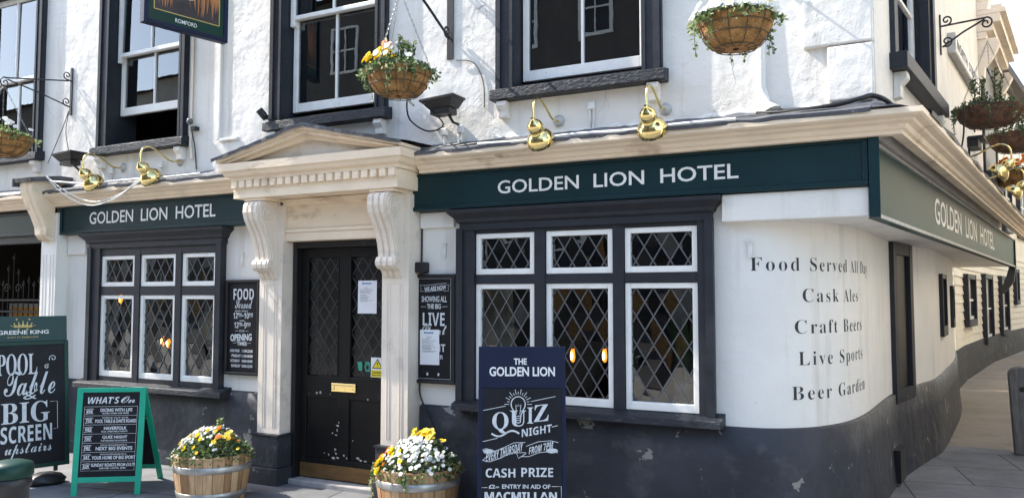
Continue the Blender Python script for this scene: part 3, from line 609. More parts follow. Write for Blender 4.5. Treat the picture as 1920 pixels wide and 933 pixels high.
# ---------------------------------------------------------------- door
d = MB(); fx0, fx1 = -5.048, -3.985; d.box(fx0, fx0+.045, 5.545, 5.70, -.03, 2.085); d.box(fx1-.045, fx1, 5.545, 5.70, -.03, 2.085); d.box(fx0+.045, fx1-.045, 5.546, 5.70, 2.03, 2.084)
part('door_frame', d, M['black'], pub, .004)
d = MB(); L0, L1 = -5.0, -4.03; yq0, yq1 = 5.615, 5.665
gz0, gz1 = .895, 1.945; G = ((-4.935, -4.575), (-4.455, -4.095))
for a, b in ((L0, G[0][0]), (G[0][1], G[1][0]), (G[1][1], L1)): d.box(a, b, yq0, yq1, -.005, 2.028)
for a, b in G:
    d.box(a, b, yq0+.001, yq1, gz1, 2.028); d.box(a, b, yq0+.001, yq1, .70, gz0); d.box(a, b, yq0+.001, yq1, -.005, .17); d.box(a, b, yq0+.016, yq1, .17, .70)
    for e in (a, b-.012): d.box(e, e+.012, yq0-.006, yq0+.02, gz0, gz1)
door = part('door', d, M['doorpaint'], pub, .003)
for a, b in G:
    g, cm = diamond_panes(a+.01, b-.01, gz0+.003, gz1-.003, .118, .165, 5.640, random.Random(31), .012); part('door_pane', g, M['doorglass'], door); part('leading', cm, M['doorcame'], door)
lb = MB(); F_ = (-4.64, -4.375, .765, .84)
lb.box(F_[0], F_[1], 5.602, 5.614, F_[2], F_[3]-.058); lb.box(F_[0], F_[1], 5.602, 5.614, F_[3]-.018, F_[3]); lb.box(F_[0], F_[0]+.03, 5.6025, 5.614, F_[2]+.017, F_[3]-.018); lb.box(F_[1]-.03, F_[1], 5.6025, 5.614, F_[2]+.017, F_[3]-.018)
lb.box(F_[0]+.03, F_[1]-.03, 5.607, 5.614, F_[2]+.0175, F_[3]-.0185); part('letterbox', lb, M['brass'], door, .003)
kp = MB(); kp.box(-4.99, -4.035, 5.607, 5.614, .003, .125); part('kick_plate', kp, M['kick'], door, .002)
kp = MB(); kp.tube([(-4.06, 5.6, 1.02), (-4.06, 5.56, 1.03), (-4.06, 5.56, 1.25), (-4.06, 5.6, 1.26)], .012); part('handle', kp, M['black'], door)
# chipped paint on the lower door: irregular flakes of bare undercoat
fl = MB(); r = random.Random(12)
spots = [(-4.57, .47, .05), (-4.585, .43, .03), (-4.60, .385, .04), (-4.64, .40, .02), (-4.56, .50, .018), (-4.61, .26, .03), (-4.60, .225, .025), (-4.57, .195, .045), (-4.63, .185, .05), (-4.68, .21, .02), (-4.50, .22, .025), (-4.47, .20, .02), (-4.36, .205, .05), (-4.33, .19, .05), (-4.28, .185, .04), (-4.73, .22, .015), (-4.81, .745, .03), (-4.77, .748, .03), (-4.66, .74, .012), (-4.9, .73, .01), (-4.42, .35, .012), (-4.25, .715, .02)]
for x, z, s in spots:
    k = r.randint(6, 9); hgt = 1.0 if s < .04 else .45
    fl.add([(x+s*.55*r.uniform(.35, 1)*math.cos(2*math.pi*i/k), (5.613 if z > .70 or z < .17 or -4.575 < x < -4.455 else 5.629), z+s*.6*hgt*r.uniform(.35, 1)*math.sin(2*math.pi*i/k)) for i in range(k)], [list(range(k))])
part('chipped_paint', fl, M['chip'], door)
st = MB(); st.box(-5.06, -3.97, 5.50, 5.72, -.12, -.008); part('door_step', st, M['kerb'], pub, .01)
# ---------------------------------------------------------------- carriage entrance at the left
mb = MB(); mb.box(-8.56, -8.30, 5.45, 5.62, -.1, 2.5)
for a in (.04, .09, .16, .21): mb.box(-8.56+a, -8.551+a, 5.446, 5.451, .5, 2.05)
pl = part('pilaster', mb, M['plaster2'], pub, .005)
c = MB(); pf2 = [(5.449, 2.84), (5.21, 2.84), (5.17, 2.80), (5.18, 2.70), (5.24, 2.56), (5.30, 2.45), (5.345, 2.34), (5.355, 2.26), (5.39, 2.215), (5.449, 2.19)]
c.prism([(-8.535, y, z) for y, z in pf2], (.2, 0, 0)); c.prism([(-8.46, y-.012 if 0 < i < 9 else y, z) for i, (y, z) in enumerate(pf2)], (.05, 0, 0)); part('console_bracket', c, M['cream'], pub, .006)
c = MB(); c.prism([(-8.58, 5.14, 2.80), (-8.58, 5.13, 2.845), (-8.58, 5.45, 2.90), (-8.58, 5.60, 2.90), (-8.58, 5.6, 2.86), (-8.58, 5.42, 2.85)], (.30, 0, 0)); c.prism([(-8.60, 5.13, 2.76), (-8.60, 5.13, 2.85), (-8.60, 5.6, 2.90), (-8.60, 5.6, 2.80)], (.02, 0, 0)); part('lead_cap', c, M['lead'], pub)
mb = MB(); mb.box(-14, -8.57, 5.55, 5.62, 2.27, 2.62); mb.box(-14, -8.57, 5.5, 5.62, 2.19, 2.268); part('entrance_beam', mb, M['dark'], pub)
mb = MB(); mb.box(-17, -13.1, 9.0, 9.2, -.1, 3.0); mb.prism([(-8.45, 5.92, -.1), (-8.30, 5.92, -.1), (-13.0, 9.0, -.1), (-13.2, 9.0, -.1)], (0, 0, 2.7)); mb.box(-17, -8.5, 5.62, 9.0, 2.55, 2.65); mb.box(-17.2, -17, 5.6, 9, -.1, 2.6); part('passage_wall', mb, M['farwall'], pub)
# ---------------------------------------------------------------- room linings behind the windows
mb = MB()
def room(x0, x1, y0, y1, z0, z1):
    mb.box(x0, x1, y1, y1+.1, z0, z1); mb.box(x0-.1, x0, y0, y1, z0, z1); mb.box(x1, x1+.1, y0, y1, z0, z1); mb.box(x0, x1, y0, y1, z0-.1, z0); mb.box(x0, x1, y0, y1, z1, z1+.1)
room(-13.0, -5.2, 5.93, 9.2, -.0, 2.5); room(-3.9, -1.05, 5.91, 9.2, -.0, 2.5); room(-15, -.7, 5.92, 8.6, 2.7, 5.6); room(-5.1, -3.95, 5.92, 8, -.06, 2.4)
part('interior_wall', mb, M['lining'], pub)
# ================================================================== FASCIA SIGNS
def fascia_front(x0, x1, z0, z1, label, txt=None):
    m = MB(); m.box(x0, x1, 5.492, 5.59, z0, z1); o = solo('fascia_sign', m, M['green'], ((x0+x1)/2, 5.6, z0), label, 'pub sign')
    b = MB(); f = .032
    b.box(x0, x1, 5.474, 5.4915, z1-f*.6, z1-.002); b.box(x0, x1, 5.474, 5.4915, z0, z0+f); b.box(x0, x0+f, 5.475, 5.4915, z0+f, z1-f*.6); b.box(x1-f, x1, 5.475, 5.4915, z0+f, z1-f*.6)
    p = part('frame', b, M['green'], o, .006)
    if txt:
        F = Face((0, 5.4905, 0), (1, 0, 0), (0, 0, -1), (0, -1, 0)); t = MB(); x, q, za, zb = txt; xs = [x+(q-x)*k for k in (0, .37, .433, .642, .706, 1)]
        for i, wd in enumerate(('GOLDEN', 'LION', 'HOTEL')): F.text(t, wd, xs[2*i], -zb, xs[2*i+1], -za, bold=.012, h=.002)
        part('lettering', t, M['lettering'], o)
    return o
fascia_front(-3.755, -.272, 2.297, 2.597, 'long dark green fascia reading GOLDEN LION HOTEL above the window beside the street corner', (-2.923, -1.075, 2.396, 2.50))
fascia_front(-8.30, -5.46, 2.263, 2.56, 'dark green fascia reading GOLDEN LION HOTEL between the plaster bracket and the cream doorway', (-7.82, -5.973, 2.357, 2.485))
fascia_front(-13.5, -8.585, 2.27, 2.53, 'blank dark green fascia over the dark carriage entrance')
m = MB(); sbox(m, .03, 10.9, -.07, -.012, 2.10, 2.585); o = solo('fascia_sign', m, M['greenside'], SP(5, 0, 2.1), 'large grey-green fascia reading GOLDEN LION HOTEL above the narrow alley', 'pub sign')
b = MB(); sbox(b, .03, 10.9, -.012, .004, 2.102, 2.125); sbox(b, .03, 10.9, -.012, .004, 2.562, 2.584); part('trim', b, M['greyplastic'], o)
b = MB(); b.prism([(-.268, 5.468, 2.092), (-.206, 5.468, 2.092), tuple(SP(.028, .004, 2.092)), (-.21, 5.60, 2.092), (-.268, 5.60, 2.092)], (0, 0, .504)); part('end_board', b, M['green'], o, .005); b = MB(); sbox(b, 10.902, 10.97, -.1, .012, 2.09, 2.59); part('end_board', b, M['green'], o, .005)
F = Face(SP(0, -.0115, 0), SD, (0, 0, -1), SN); t = MB(); x, q = 2.32, 7.45
for (a, bb), wd in zip(((0, .34), (.405, .605), (.675, 1)), ('GOLDEN', 'LION', 'HOTEL')): F.text(t, wd, x+(q-x)*a, -2.47, x+(q-x)*bb, -2.235, bold=.012)
part('lettering', t, M['lettering'], o)
# sign-writing on the curved wall (mapped along the wall's own curve)
arc = [0.]; 
for a, b_ in zip(FP[1:], FP[2:]): arc.append(arc[-1]+math.hypot(b_[0]-a[0], b_[1]-a[1]))
def on_curve(s, z, off=.0016):
    if s < 0: return Vector((FP[1][0]+s, W-off, z))
    for i in range(len(arc)-1):
        if s <= arc[i+1]:
            a, b_ = Vector(FP[1+i]), Vector(FP[2+i]); t_ = (s-arc[i])/(arc[i+1]-arc[i]); d_ = (b_-a).normalized(); p = a.lerp(b_, t_); return Vector((p.x+d_.y*off, p.y-d_.x*off, z))
def arc_of_x(x):
    if x < FP[1][0]: return x-FP[1][0]
    for i in range(len(arc)-1):
        a, b_ = FP[1+i], FP[2+i]
        if a[0] <= x <= b_[0]: return arc[i]+(x-a[0])/(b_[0]-a[0])*(arc[i+1]-arc[i])
t = MB(); CAP = .092
def wall_text(st, s0, z, cap=CAP, sx=1.):
    c = bpy.data.curves.new('lettering', 'FONT'); c.body = serif(st); c.size = 1; c.resolution_u = 3; c.space_character = 1.24; c.offset = -.011
    ob = bpy.data.objects.new('lettering', c); COL.objects.link(ob); me = bpy.data.meshes.new_from_object(ob.evaluated_get(bpy.context.evaluated_depsgraph_get()))
    bm = bmesh.new(); bm.from_mesh(me); k = cap/.68
    for a_ in arc:      # cut the letters where the wall facets meet, so that they lie on the wall
        if a_ > s0-.01: bmesh.ops.bisect_plane(bm, geom=bm.verts[:]+bm.edges[:]+bm.faces[:], plane_co=((a_-s0)/(k*sx), 0, 0), plane_no=(1, 0, 0))
    bm.to_mesh(me); bm.free(); vs = [(v.co.x*k*sx, v.co.y*k) for v in me.vertices]; fs = [list(p.vertices) for p in me.polygons]; bpy.data.objects.remove(ob)
    t.add([on_curve(s0+x, z+y) for x, y in vs], fs); return max(v[0] for v in vs)
WALLTXT = [('Food Served All Day', -1.035, 1.772, 1.04), ('Cask Ales', -.722, 1.56, 1.16), ('Craft Beers', -.772, 1.346, 1.18), ('Live Sports', -.752, 1.132, 1.16), ('Beer Garden', -.795, .90, 1.18)]
for st, x, z, sx_ in WALLTXT: wall_text(st, arc_of_x(x), z, sx=sx_)
part('painted_lettering', t, M['letterblack'], pub)
# hood over the far first-floor window on the alley side
wd = MB(); sbox(wd, 6.3, 6.42, -.1, .03, 3.2, 4.8); sbox(wd, 7.95, 8.07, -.1, .03, 3.2, 4.8); sbox(wd, 6.42, 7.95, -.1, .028, 4.68, 4.8); sbox(wd, 6.28, 8.1, -.02, .09, 3.12, 3.2); o = part('window', wd, M['dark'], pub)
g = MB(); sbox(g, 6.42, 7.95, .002, .012, 3.2, 4.68); part('pane', g, M['black'], o)
hd = MB()
for (o0, z0, z1) in ((.10, 4.86, 4.95), (.18, 4.95, 5.05), (.26, 5.05, 5.16), (.32, 5.16, 5.22)): sbox(hd, 6.1-.1*o0, 8.28, .002, o0, z0, z1-.002)
part('window_hood', hd, M['stonepaint'], pub)
for q in (6.12, 8.08):
    c = MB(); c.prism([SP(q, .002, 4.86), SP(q, .20, 4.86), SP(q, .24, 4.78), SP(q, .16, 4.62), SP(q, .07, 4.5), SP(q, .06, 4.36), SP(q, .002, 4.30)], SD*.14); part('console_bracket', c, M['stonepaint'], pub)
    c = MB(); c.prism([SP(q, .002, 5.9), SP(q, .14, 5.9), SP(q, .16, 5.5), SP(q, .12, 5.24), SP(q, .002, 5.24)], SD*.16); part('console_bracket', c, M['stonepaint'], pub)
c = MB(); c.prism([SP(10.95, .0, 2.1), SP(10.95, -.10, 2.1), SP(10.95, -.14, 1.95), SP(10.95, -.2, 1.8), SP(10.95, -.26, 1.68), SP(10.95, -.22, 1.62), SP(10.95, -.12, 1.72), SP(10.95, -.03, 1.86)], SD*.12); part('timber_brace', c, M['black'], pub)
r = random.Random(77); mb = MB(); pts = [(-3.0+i*.06, 5.598, 2.85+r.uniform(-.012, .012)) for i in range(46)]; mb.tube(pts, [r.uniform(.012, .034) for _ in pts], 8); part('mortar_fillet', mb, M['plaster'], pub)
# raised plaster ridge (old conduit) and shallow panel edge on the upper wall
mb = MB(); mb.tube([(-.925, 5.6, 3.62), (-.93, 5.598, 3.3), (-.935, 5.595, 3.02), (-.91, 5.58, 2.9), (-.87, 5.56, 2.83)], [.026, .028, .033, .046, .08], 12); part('conduit_ridge', mb, M['plaster'], pub)
mb = MB(); mb.box(-6.075, -6.04, 5.575, 5.605, 3.12, 4.6); mb.box(-6.04, -5.80, 5.575, 5.605, 3.10, 3.13); part('render_edge', mb, M['plaster'], pub, .006)
mb = MB(); mb.tube([(-6.44, 5.585, 5.1), (-6.44, 5.58, 3.1), (-6.40, 5.57, 2.95)], .014, 8); part('downpipe', mb, M['stonepaint'], pub)
# ================================================================== OTHER BUILDINGS
PL = [(.505, 16.4), (.72, 18.3), (1.55, 23.6), (2.6, 28.5), (5.0, 40)]
house = thing('clapboard_house', (1, 20, 0), 'cream clapboard house with dark narrow windows further along the alley', 'house')
mb = MB(); prof = []
z = .62
while z < 2.7: prof += [(.035, z), (.012, z+.165)]; z += .17
prof += [(.0, 2.72), (0, 8.0)]; mb.sweep(prof, PL); part('wall', mb, M['clap'], house)
mb = MB(); mb.sweep([(.07, -.1), (.06, .62), (.0, .63)], PL); part('plinth', mb, M['plinth'], house)
mb = MB(); mb.sweep([(.0, 7.7), (.38, 7.75), (.42, 7.9), (.35, 7.98), (-4, 11)], PL); part('roof', mb, M['tile'], house)
def pl_at(Y):
    for a, b in zip(PL, PL[1:]):
        if a[1] <= Y <= b[1]: t = (Y-a[1])/(b[1]-a[1]); d = Vector((b[0]-a[0], b[1]-a[1], 0)).normalized(); return Vector((a[0]+(b[0]-a[0])*t, Y, 0)), d, Vector((d.y, -d.x, 0))
UPV = Vector((0, 0, 1))
for (Ya, Yb, z0, z1) in ((18.45, 19.9, .98, 2.05), (21.7, 23.5, .47, 2.12), (24.9, 26.2, .55, 2.14), (27.6, 28.3, 1.35, 2.4), (18.6, 20.2, 3.6, 5.2), (22.5, 24, 3.6, 5.2), (26, 27.4, 3.4, 5.4), (29, 31, 3.4, 5.4)):
    a, d, n = pl_at((Ya+Yb)/2); h = (Yb-Ya)/2; zc = (z0+z1)/2; zh = (z1-z0)/2; f = MB()
    for sg in (-1, 1): f.obox(a+d*(sg*(h-.06))+UPV*zc+n*.06, d, n, UPV, .06, .06, zh)
    f.obox(a+UPV*(z1-.05)+n*.058, d, n, UPV, h-.12, .055, .05); f.obox(a+UPV*(z0+.07)+n*.058, d, n, UPV, h-.12, .07, .07); wn = part('window', f, M['dark'], house)
    s = MB(); s.obox(a+UPV*zc+n*.045, d, n, UPV, .03, .02, zh-.1); s.obox(a+UPV*(z0+.17)+n*.045, d, n, UPV, h-.13, .02, .03); s.obox(a+UPV*zc+n*.045, d, n, UPV, h-.13, .018, .02); part('sash', s, M['white'], wn)
    g = MB(); g.obox(a+UPV*zc+n*.03, d, n, UPV, h-.1, .012, zh-.08); part('pane', g, M['black'], wn)
def brick_house(name, x0, x1, y, depth, eave, ridge, label, mat, seed):
    """a terrace front facing the pub across the street (seen only mirrored in glass and brass)"""
    t = thing(name, ((x0+x1)/2, y, 0), label, 'building'); b = MB(); b.box(x0, x1, y-depth, y, -.1, eave); part('wall', b, mat, t)
    rf = MB(); rf.prism([(x0-.1, y+.3, eave), (x0-.1, y-depth/2, ridge), (x0-.1, y-depth-.3, eave)], (x1-x0+.2, 0, 0)); part('roof', rf, M['tile'], t)
    r = random.Random(seed); x = x0+1.0
    while x < x1-1.5:
        for z in (3.6, 6.6, 9.6):
            if z+1.75 > eave: continue
            f = MB()
            for q in ((x, x+.1, z, z+1.7), (x+1.0, x+1.1, z, z+1.7), (x+.1, x+1.0, z+1.62, z+1.7), (x+.1, x+1.0, z, z+.1), (x+.1, x+1.0, z+.82, z+.88), (x+.53, x+.57, z+.1, z+.82), (x+.53, x+.57, z+.88, z+1.62)): f.box(q[0], q[1], y+.002, y+.06, q[2], q[3])
            wn = part('window', f, M['white'], t); g = MB(); g.box(x+.1, x+1.0, y+.003, y+.015, z+.1, z+1.62); part('pane', g, M['black'], wn)
        x += r.choice((2.2, 2.5))
    sh = MB(); sh.box(x0+.4, x1-.4, y+.002, y+.12, 2.6, 3.2); part('shop_sign', sh, M['dark'], t); x = x0+.6
    while x < x1-2.4:
        wd = r.uniform(1.1, 2.2); sh = MB(); sh.box(x, x+wd, y+.002, y+.03, .55, 2.45); part('shop_window', sh, M['black'], t); sh = MB(); pw = r.uniform(.5, 1.1); sh.box(x+wd+.02, x+wd+pw-.02, y+.002, y+.08, -.05, 2.55); part('shop_pier', sh, M[r.choice(('farwall', 'kick', 'coir', 'farwall'))], t); x += wd+pw
    return t
brick_house('brick_terrace', -22, -3.5, -11, 9, 12.6, 14.0, 'tall red brick terrace with white sash windows across the street, mirrored in the glass', M['redbrick'], 4)
brick_house('low_terrace', -3.4, 12, -11, 9, 6.2, 8.0, 'lower brick shops across the street facing the street corner', M['farwall'], 9)
brick_house('rendered_shop', -33, -22.1, -11, 9, 10.5, 12.0, 'dark-roofed shop across the street, mirrored in the first-floor sash windows', M['farwall'], 6)
brick_house('brick_cottage', -50, -33.1, -11, 9, 10.2, 11.6, 'low brick shop across the street, mirrored in the far-left sashes', M['redbrick'], 7)
t = thing('bounce_house', (7, 14, 0), 'cream rendered house across the alley from the pub', 'building'); b = MB(); b.prism([(3.3, 5.2, -.1), (14, 5.2, -.1), (16, 40, -.1), (8.9, 40, -.1)], (0, 0, 8.5)); part('wall', b, M['bouncewall'], t)  # unseen house added, height and pale wall chosen to bounce sunlight
# ================================================================== HANGING BASKETS
def bracket(P, n, z0, z1, ztip, ln, zarm, label, rr=.0075, plate=.016):
    P = Vector(P); n = Vector(n).normalized(); sd = Vector((-n.y, n.x, 0)); t = thing('wall_bracket', P+UPV*z0, label, 'bracket', 'iron basket brackets'); pm_ = MB()
    pm_.obox(P+UPV*((z0+z1)/2)+n*.008, sd, n, UPV, plate, .006, (z1-z0)/2); part('back_plate', pm_, M['iron'], t)
    a = MB(); zt, zb = zarm; S = lambda o, z: P+n*o+UPV*z
    a.tube([S(.012, zt), S(ln*.5, (zt+ztip)/2), S(ln, ztip)], rr, 8); part('arm', a, M['iron'], t)
    a = MB(); a.tube([S(.02, zb), S(ln*.5, zb+(ztip-zb)*.52), S(ln*.97, ztip-.012)], rr, 8); part('stay', a, M['iron'], t)
    for (o, z, rad_, a0, cw) in ((.06, zt+.05, .05, -2.0, 1), (.06, zb+.05, .05, -2.0, 1), (ln, ztip-.05, .055, 1.57, -1)):
        c = MB(); c.tube([S(o+u, z+v) for u, v in spiral(0, 0, rad_, 1.35, a0, 26, cw)], rr*.9, 6); part('scroll', c, M['iron'], t)
    return t
def basket(c, R, dp, hook, seed, label, cols, nl, liner='coir', trails=5, lv=(0, 1, 1, 2), group='hanging baskets on the pub wall', tall=0.):
    r = random.Random(seed); c = Vector(c); t = thing('hanging_basket', c-UPV*dp, label, 'hanging basket', group); ph = [r.uniform(0, 6.28) for _ in range(6)]
    jit = lambda j, k: .05*math.sin(k*1.3+ph[j % 6])*math.sin(j*1.7+k*.55)+r.uniform(-.018, .018)
    l = MB(); l.lathe([(.02, -dp), (R*.42, -dp*.985), (R*.66, -dp*.90), (R*.80, -dp*.68), (R*.90, -dp*.40), (R*.965, -dp*.15), (R, 0), (R*.93, .006), (R*.90, -.03)], c, n=40, jit=jit); part('liner', l, M[liner], t)
    wf = MB(); n = 32
    for q, z in ((1.015, -.004), (.955, -dp*.30), (.86, -dp*.62), (.55, -dp*.99)): wf.tube([c+Vector((R*q*math.cos(2*math.pi*k/n), R*q*math.sin(2*math.pi*k/n), z)) for k in range(n+1)], .0032, 5, 0, False)
    for k in range(12):
        a = 2*math.pi*k/12; wf.tube([c+Vector((R*q*math.cos(a), R*q*math.sin(a), z)) for q, z in ((1.015, 0), (.98, -dp*.2), (.92, -dp*.45), (.82, -dp*.7), (.62, -dp*.96), (.3, -dp*1.01))], .0026, 4, 0, False)
    part('wire_frame', wf, M['wire'], t)
    s = MB(); s.lathe([(R*.93, -.035), (R*.5, -.01), (.01, .0)], c, n=20); part('soil', s, M['soil'], t)
    for k in range(3):
        a = 2*math.pi*k/3+.5; p0 = c+Vector((R*math.cos(a), R*math.sin(a), 0)); p1 = Vector(hook); d = p1-p0; m = int(d.length/.022); ch = MB(); u = d.normalized(); v = u.cross(UPV).normalized(); w_ = u.cross(v)
        for i in range(m):
            q = p0+d*((i+.5)/m); e = v if i % 2 else w_; ch.tube([q+u*(.014*math.cos(x))+e*(.006*math.sin(x)) for x in [2*math.pi*y/6 for y in range(7)]], .0019, 4, 0, False)
        part('chain', ch, M['chain'], t)
    f = MB(); leaf_mound(r, c, R*1.02, R*1.02, .12, nl, .038, lv, f, -.02, 1.18)
    for k in range(trails):
        a = r.uniform(0, 6.28); o = Vector((math.cos(a), math.sin(a), 0)); trail(r, f, c+o*R*.98+UPV*.02, r.uniform(.08, .26), 24, .024, (lv[0], lv[0], 3, 2), o)
    if tall:
        for k in range(7): a = r.uniform(0, 6.28); q = r.uniform(0, R*.5); b_ = c+Vector((q*math.cos(a), q*math.sin(a), .02)); sprig(r, f, b_, b_+Vector((.25*q*math.cos(a), .25*q*math.sin(a), tall*r.uniform(.6, 1))), 26, .045, lv)
    part('foliage', f, LEAF, t)
    for kind, n_, (a0, a1), *dz in cols:
        for k in range(n_):
            a = r.uniform(a0, a1); q = r.uniform(.35, 1.12) if not dz else r.uniform(.85, 1.2); h = .13*max(0, 1-min(1, q)**2.2)+(dz[0] if dz else .07); p = c+Vector((R*q*math.cos(a), R*q*math.sin(a), h*r.uniform(.7, 1.15)))
            flower(t, kind, p, Vector((math.cos(a)*.9, math.sin(a)*.9-.5, .55+r.uniform(-.2, .3))), r.uniform(1.0, 1.35) if kind != 'white' else r.uniform(.8, 1.05), r)
    return t
FN = Vector((0, -1, 0))
bracket((-8.345, W, 0), FN, 3.60, 4.13, 3.845, .73, (3.985, 3.69), 'thin black scrolled bracket between the far-left window and the window behind the hanging sign')
basket((-8.37, 4.87, 3.235), .29, .20, (-8.36, 4.87, 3.77), 1, 'brown hanging basket of yellow and cream flowers at the far left of the front', [('yellow', 22, (3.0, 5.6)), ('white', 14, (4.5, 6.8))], 420, 'coir', 3, (1, 1, 2, 2, 0))
bracket((-3.425, W, 0), FN, 3.56, 4.35, 4.07, .75, (4.22, 3.73), 'heavy black wall bracket right of the window above the pub doorway', .011, .03)
basket((-3.425, 4.86, 3.275), .245, .19, (-3.425, 4.86, 3.90), 2, 'coir hanging basket with yellow pansies above the right end of the pediment', [('yellow', 36, (2.3, 4.5)), ('orange', 2, (4.6, 5.0)), ('white', 6, (4.2, 5.9))], 900, 'coir', 14, (0, 0, 1, 1, 2, 3), tall=.24)
bracket((-.955, W, 0), FN, 3.72, 4.35, 4.1, .75, (4.22, 3.85), 'black wall bracket high up beside the white corner quoins')
basket((-.955, 4.86, 3.275), .225, .185, (-.955, 4.86, 4.0), 3, 'coir hanging basket with white flowers beside the corner quoins', [('white', 60, (2.6, 6.6), .02), ('white', 36, (2.4, 6.9)), ('yellow', 3, (4.5, 6))], 700, 'coir', 8, (1, 1, 2, 2, 0))
bp = SP(2.86, 0, 0); bracket((bp.x, bp.y, 0), SN, 3.86, 4.24, 4.14, .38, (4.13, 3.93), 'black scrolled bracket on the alley wall past the side window', .009, .014)
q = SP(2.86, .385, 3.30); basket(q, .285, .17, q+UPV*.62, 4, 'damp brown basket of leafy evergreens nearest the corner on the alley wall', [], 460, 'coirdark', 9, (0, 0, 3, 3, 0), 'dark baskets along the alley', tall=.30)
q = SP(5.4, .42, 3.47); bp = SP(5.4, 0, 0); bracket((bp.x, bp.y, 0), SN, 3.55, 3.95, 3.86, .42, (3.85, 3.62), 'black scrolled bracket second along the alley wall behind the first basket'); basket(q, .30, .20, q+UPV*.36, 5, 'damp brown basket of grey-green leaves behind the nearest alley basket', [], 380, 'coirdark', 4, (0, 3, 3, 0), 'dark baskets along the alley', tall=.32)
q = SP(7.3, .32, 3.30); bp = SP(7.3, 0, 0); bracket((bp.x, bp.y, 0), SN, 3.9, 4.3, 4.15, .33, (4.15, 3.95), 'black scrolled bracket farthest along the alley wall'); basket(q, .30, .24, q+UPV*.6, 6, 'farthest alley basket with orange and red flowers', [('orange', 26, (0, 6.28))], 380, 'coir', 4, (0, 1, 0), 'dark baskets along the alley')
# ================================================================== BRASS LAMPS
def lamp_shade_prof(k): return [(r_*k, h*k) for r_, h in ((.012, -.02), (.018, 0), (.045, .018), (.066, .05), (.070, .08), (.062, .108), (.058, .118), (.078, .135), (.108, .165), (.124, .205), (.122, .245), (.114, .247), (.112, .205), (.09, .17), (.05, .15))]
def swan_lamp(label):
    t = thing('swan_neck_lamp', (0, 0, 0), label, 'wall lamp', 'brass swan neck lamps over the fascias')
    p = MB(); p.lathe([(.001, .022), (.03, .022), (.045, .012), (.046, 0)], (0, 0, 0), (0, -1, 0), 20); part('wall_rose', p, M['greyplastic'], t)
    a = MB(); pts = [(0, -.02, 0), (0, -.08, -.012), (0, -.15, .0), (0, -.22, .035), (0, -.30, .075), (0, -.37, .088), (0, -.43, .065), (0, -.458, .015), (0, -.462, -.06), (0, -.462, -.10)]
    a.tube(catm3(pts), .0095, 10); part('neck', a, M['brass'], t)
    s = MB(); s.lathe(lamp_shade_prof(.84), (0, -.475, -.085), (0, .74, -.68), 28); part('shade', s, M['brass'], t)
    return t
def catm3(P, k=5):
    P = [Vector(p) for p in P]; out = []
    for i in range(len(P)-1):
        p0, p1, p2, p3 = P[max(i-1, 0)], P[i], P[i+1], P[min(i+2, len(P)-1)]
        for q in range(k): t = q/k; out.append(.5*((2*p1)+(p2-p0)*t+(2*p0-5*p1+4*p2-p3)*t*t+(3*p1-p0-3*p2+p3)*t**3))
    return out+[P[-1]]
L0_ = swan_lamp('brass double-dome lamp under the left end of the corner window sill'); lamps = [(L0_, (-2.445, W, 2.945), 0, None)]
for loc, rz, lb_ in (((-1.605, W, 2.945), 0, 'brass double-dome lamp under the right end of the corner window sill'), ((-6.60, W, 2.95), 0, 'brass double-dome lamp under the window behind the hanging sign'), ((-7.45, W, 2.95), 0, 'brass double-dome lamp beside the black tray over the left fascia'), (SP(4.0, 0, 3.06), rad(90)-SA, 'brass lamp nearest the corner over the alley fascia'), (SP(5.9, 0, 3.06), rad(90)-SA, 'brass lamp farther along the alley fascia')):
    lamps.append((copy_tree(L0_), loc, rz, lb_))
for o, loc, rz, lb_ in lamps:
    o.location = loc; o.rotation_euler = (0, 0, rz)
    if lb_: o['label'] = lb_
# ================================================================== SMALL WALL FITTINGS
def floodlight(x, z, label):
    t = thing('floodlight', (x, 5.55, z), label, 'floodlight', 'black floodlight trays on the front'); h = MB(); h.prism([(x-.16, 5.33, z+.03), (x+.16, 5.33, z+.05), (x+.16, 5.53, z+.05), (x-.16, 5.53, z+.03)], (0, 0, .018)); part('top_plate', h, M['black'], t)
    h = MB(); a = [(x-.15, 5.335, z+.03), (x+.15, 5.335, z+.05), (x+.15, 5.525, z+.05), (x-.15, 5.525, z+.03)]; b = [(x-.09, 5.37, z-.03), (x+.11, 5.37, z-.02), (x+.11, 5.5, z-.02), (x-.09, 5.5, z-.03)]
    h.add(a+b, [(0, 1, 5, 4), (1, 2, 6, 5), (2, 3, 7, 6), (3, 0, 4, 7), (4, 5, 6, 7)]); h.box(x-.08, x+.10, 5.375, 5.495, z-.075, z-.026); part('housing', h, M['black'], t)
    h = MB(); h.tube([(x+.05, 5.45, z-.07), (x+.05, 5.52, z-.12), (x+.05, 5.6, z-.12)], .012, 8); part('arm', h, M['iron'], t)
floodlight(-8.10, 3.07, 'black floodlight tray below the scrolled bracket at the left'); floodlight(-3.40, 3.13, 'black floodlight tray under the basket above the pediment')
t = thing('spotlight', (-5.40, 5.55, 3.3), 'small black spotlight on the wall left of the window above the doorway', 'spotlight'); h = MB(); h.lathe([(.001, 0), (.030, 0), (.034, .03), (.036, .10), (.033, .102), (.031, .05)], (-5.36, 5.5, 3.24), (-.45, -.45, .77), 16); part('housing', h, M['black'], t); h = MB(); h.tube([(-5.36, 5.5, 3.24), (-5.31, 5.53, 3.225), (-5.29, 5.6, 3.22)], .008, 6); part('arm', h, M['iron'], t)
q = SP(3.9, .1, 3.16); t = thing('spotlight', q, 'black floodlight box on the alley wall above the cornice', 'spotlight'); h = MB(); h.obox(q+SN*.05, SD, SN, UPV, .16, .05, .05); h.obox(q+SN*.08+UPV*.045, SD, SN, UPV, .18, .07, .012); part('housing', h, M['black'], t); h = MB(); h.tube([q, q-UPV*.12, q-SN*.1-UPV*.12], .014, 6); part('arm', h, M['iron'], t)
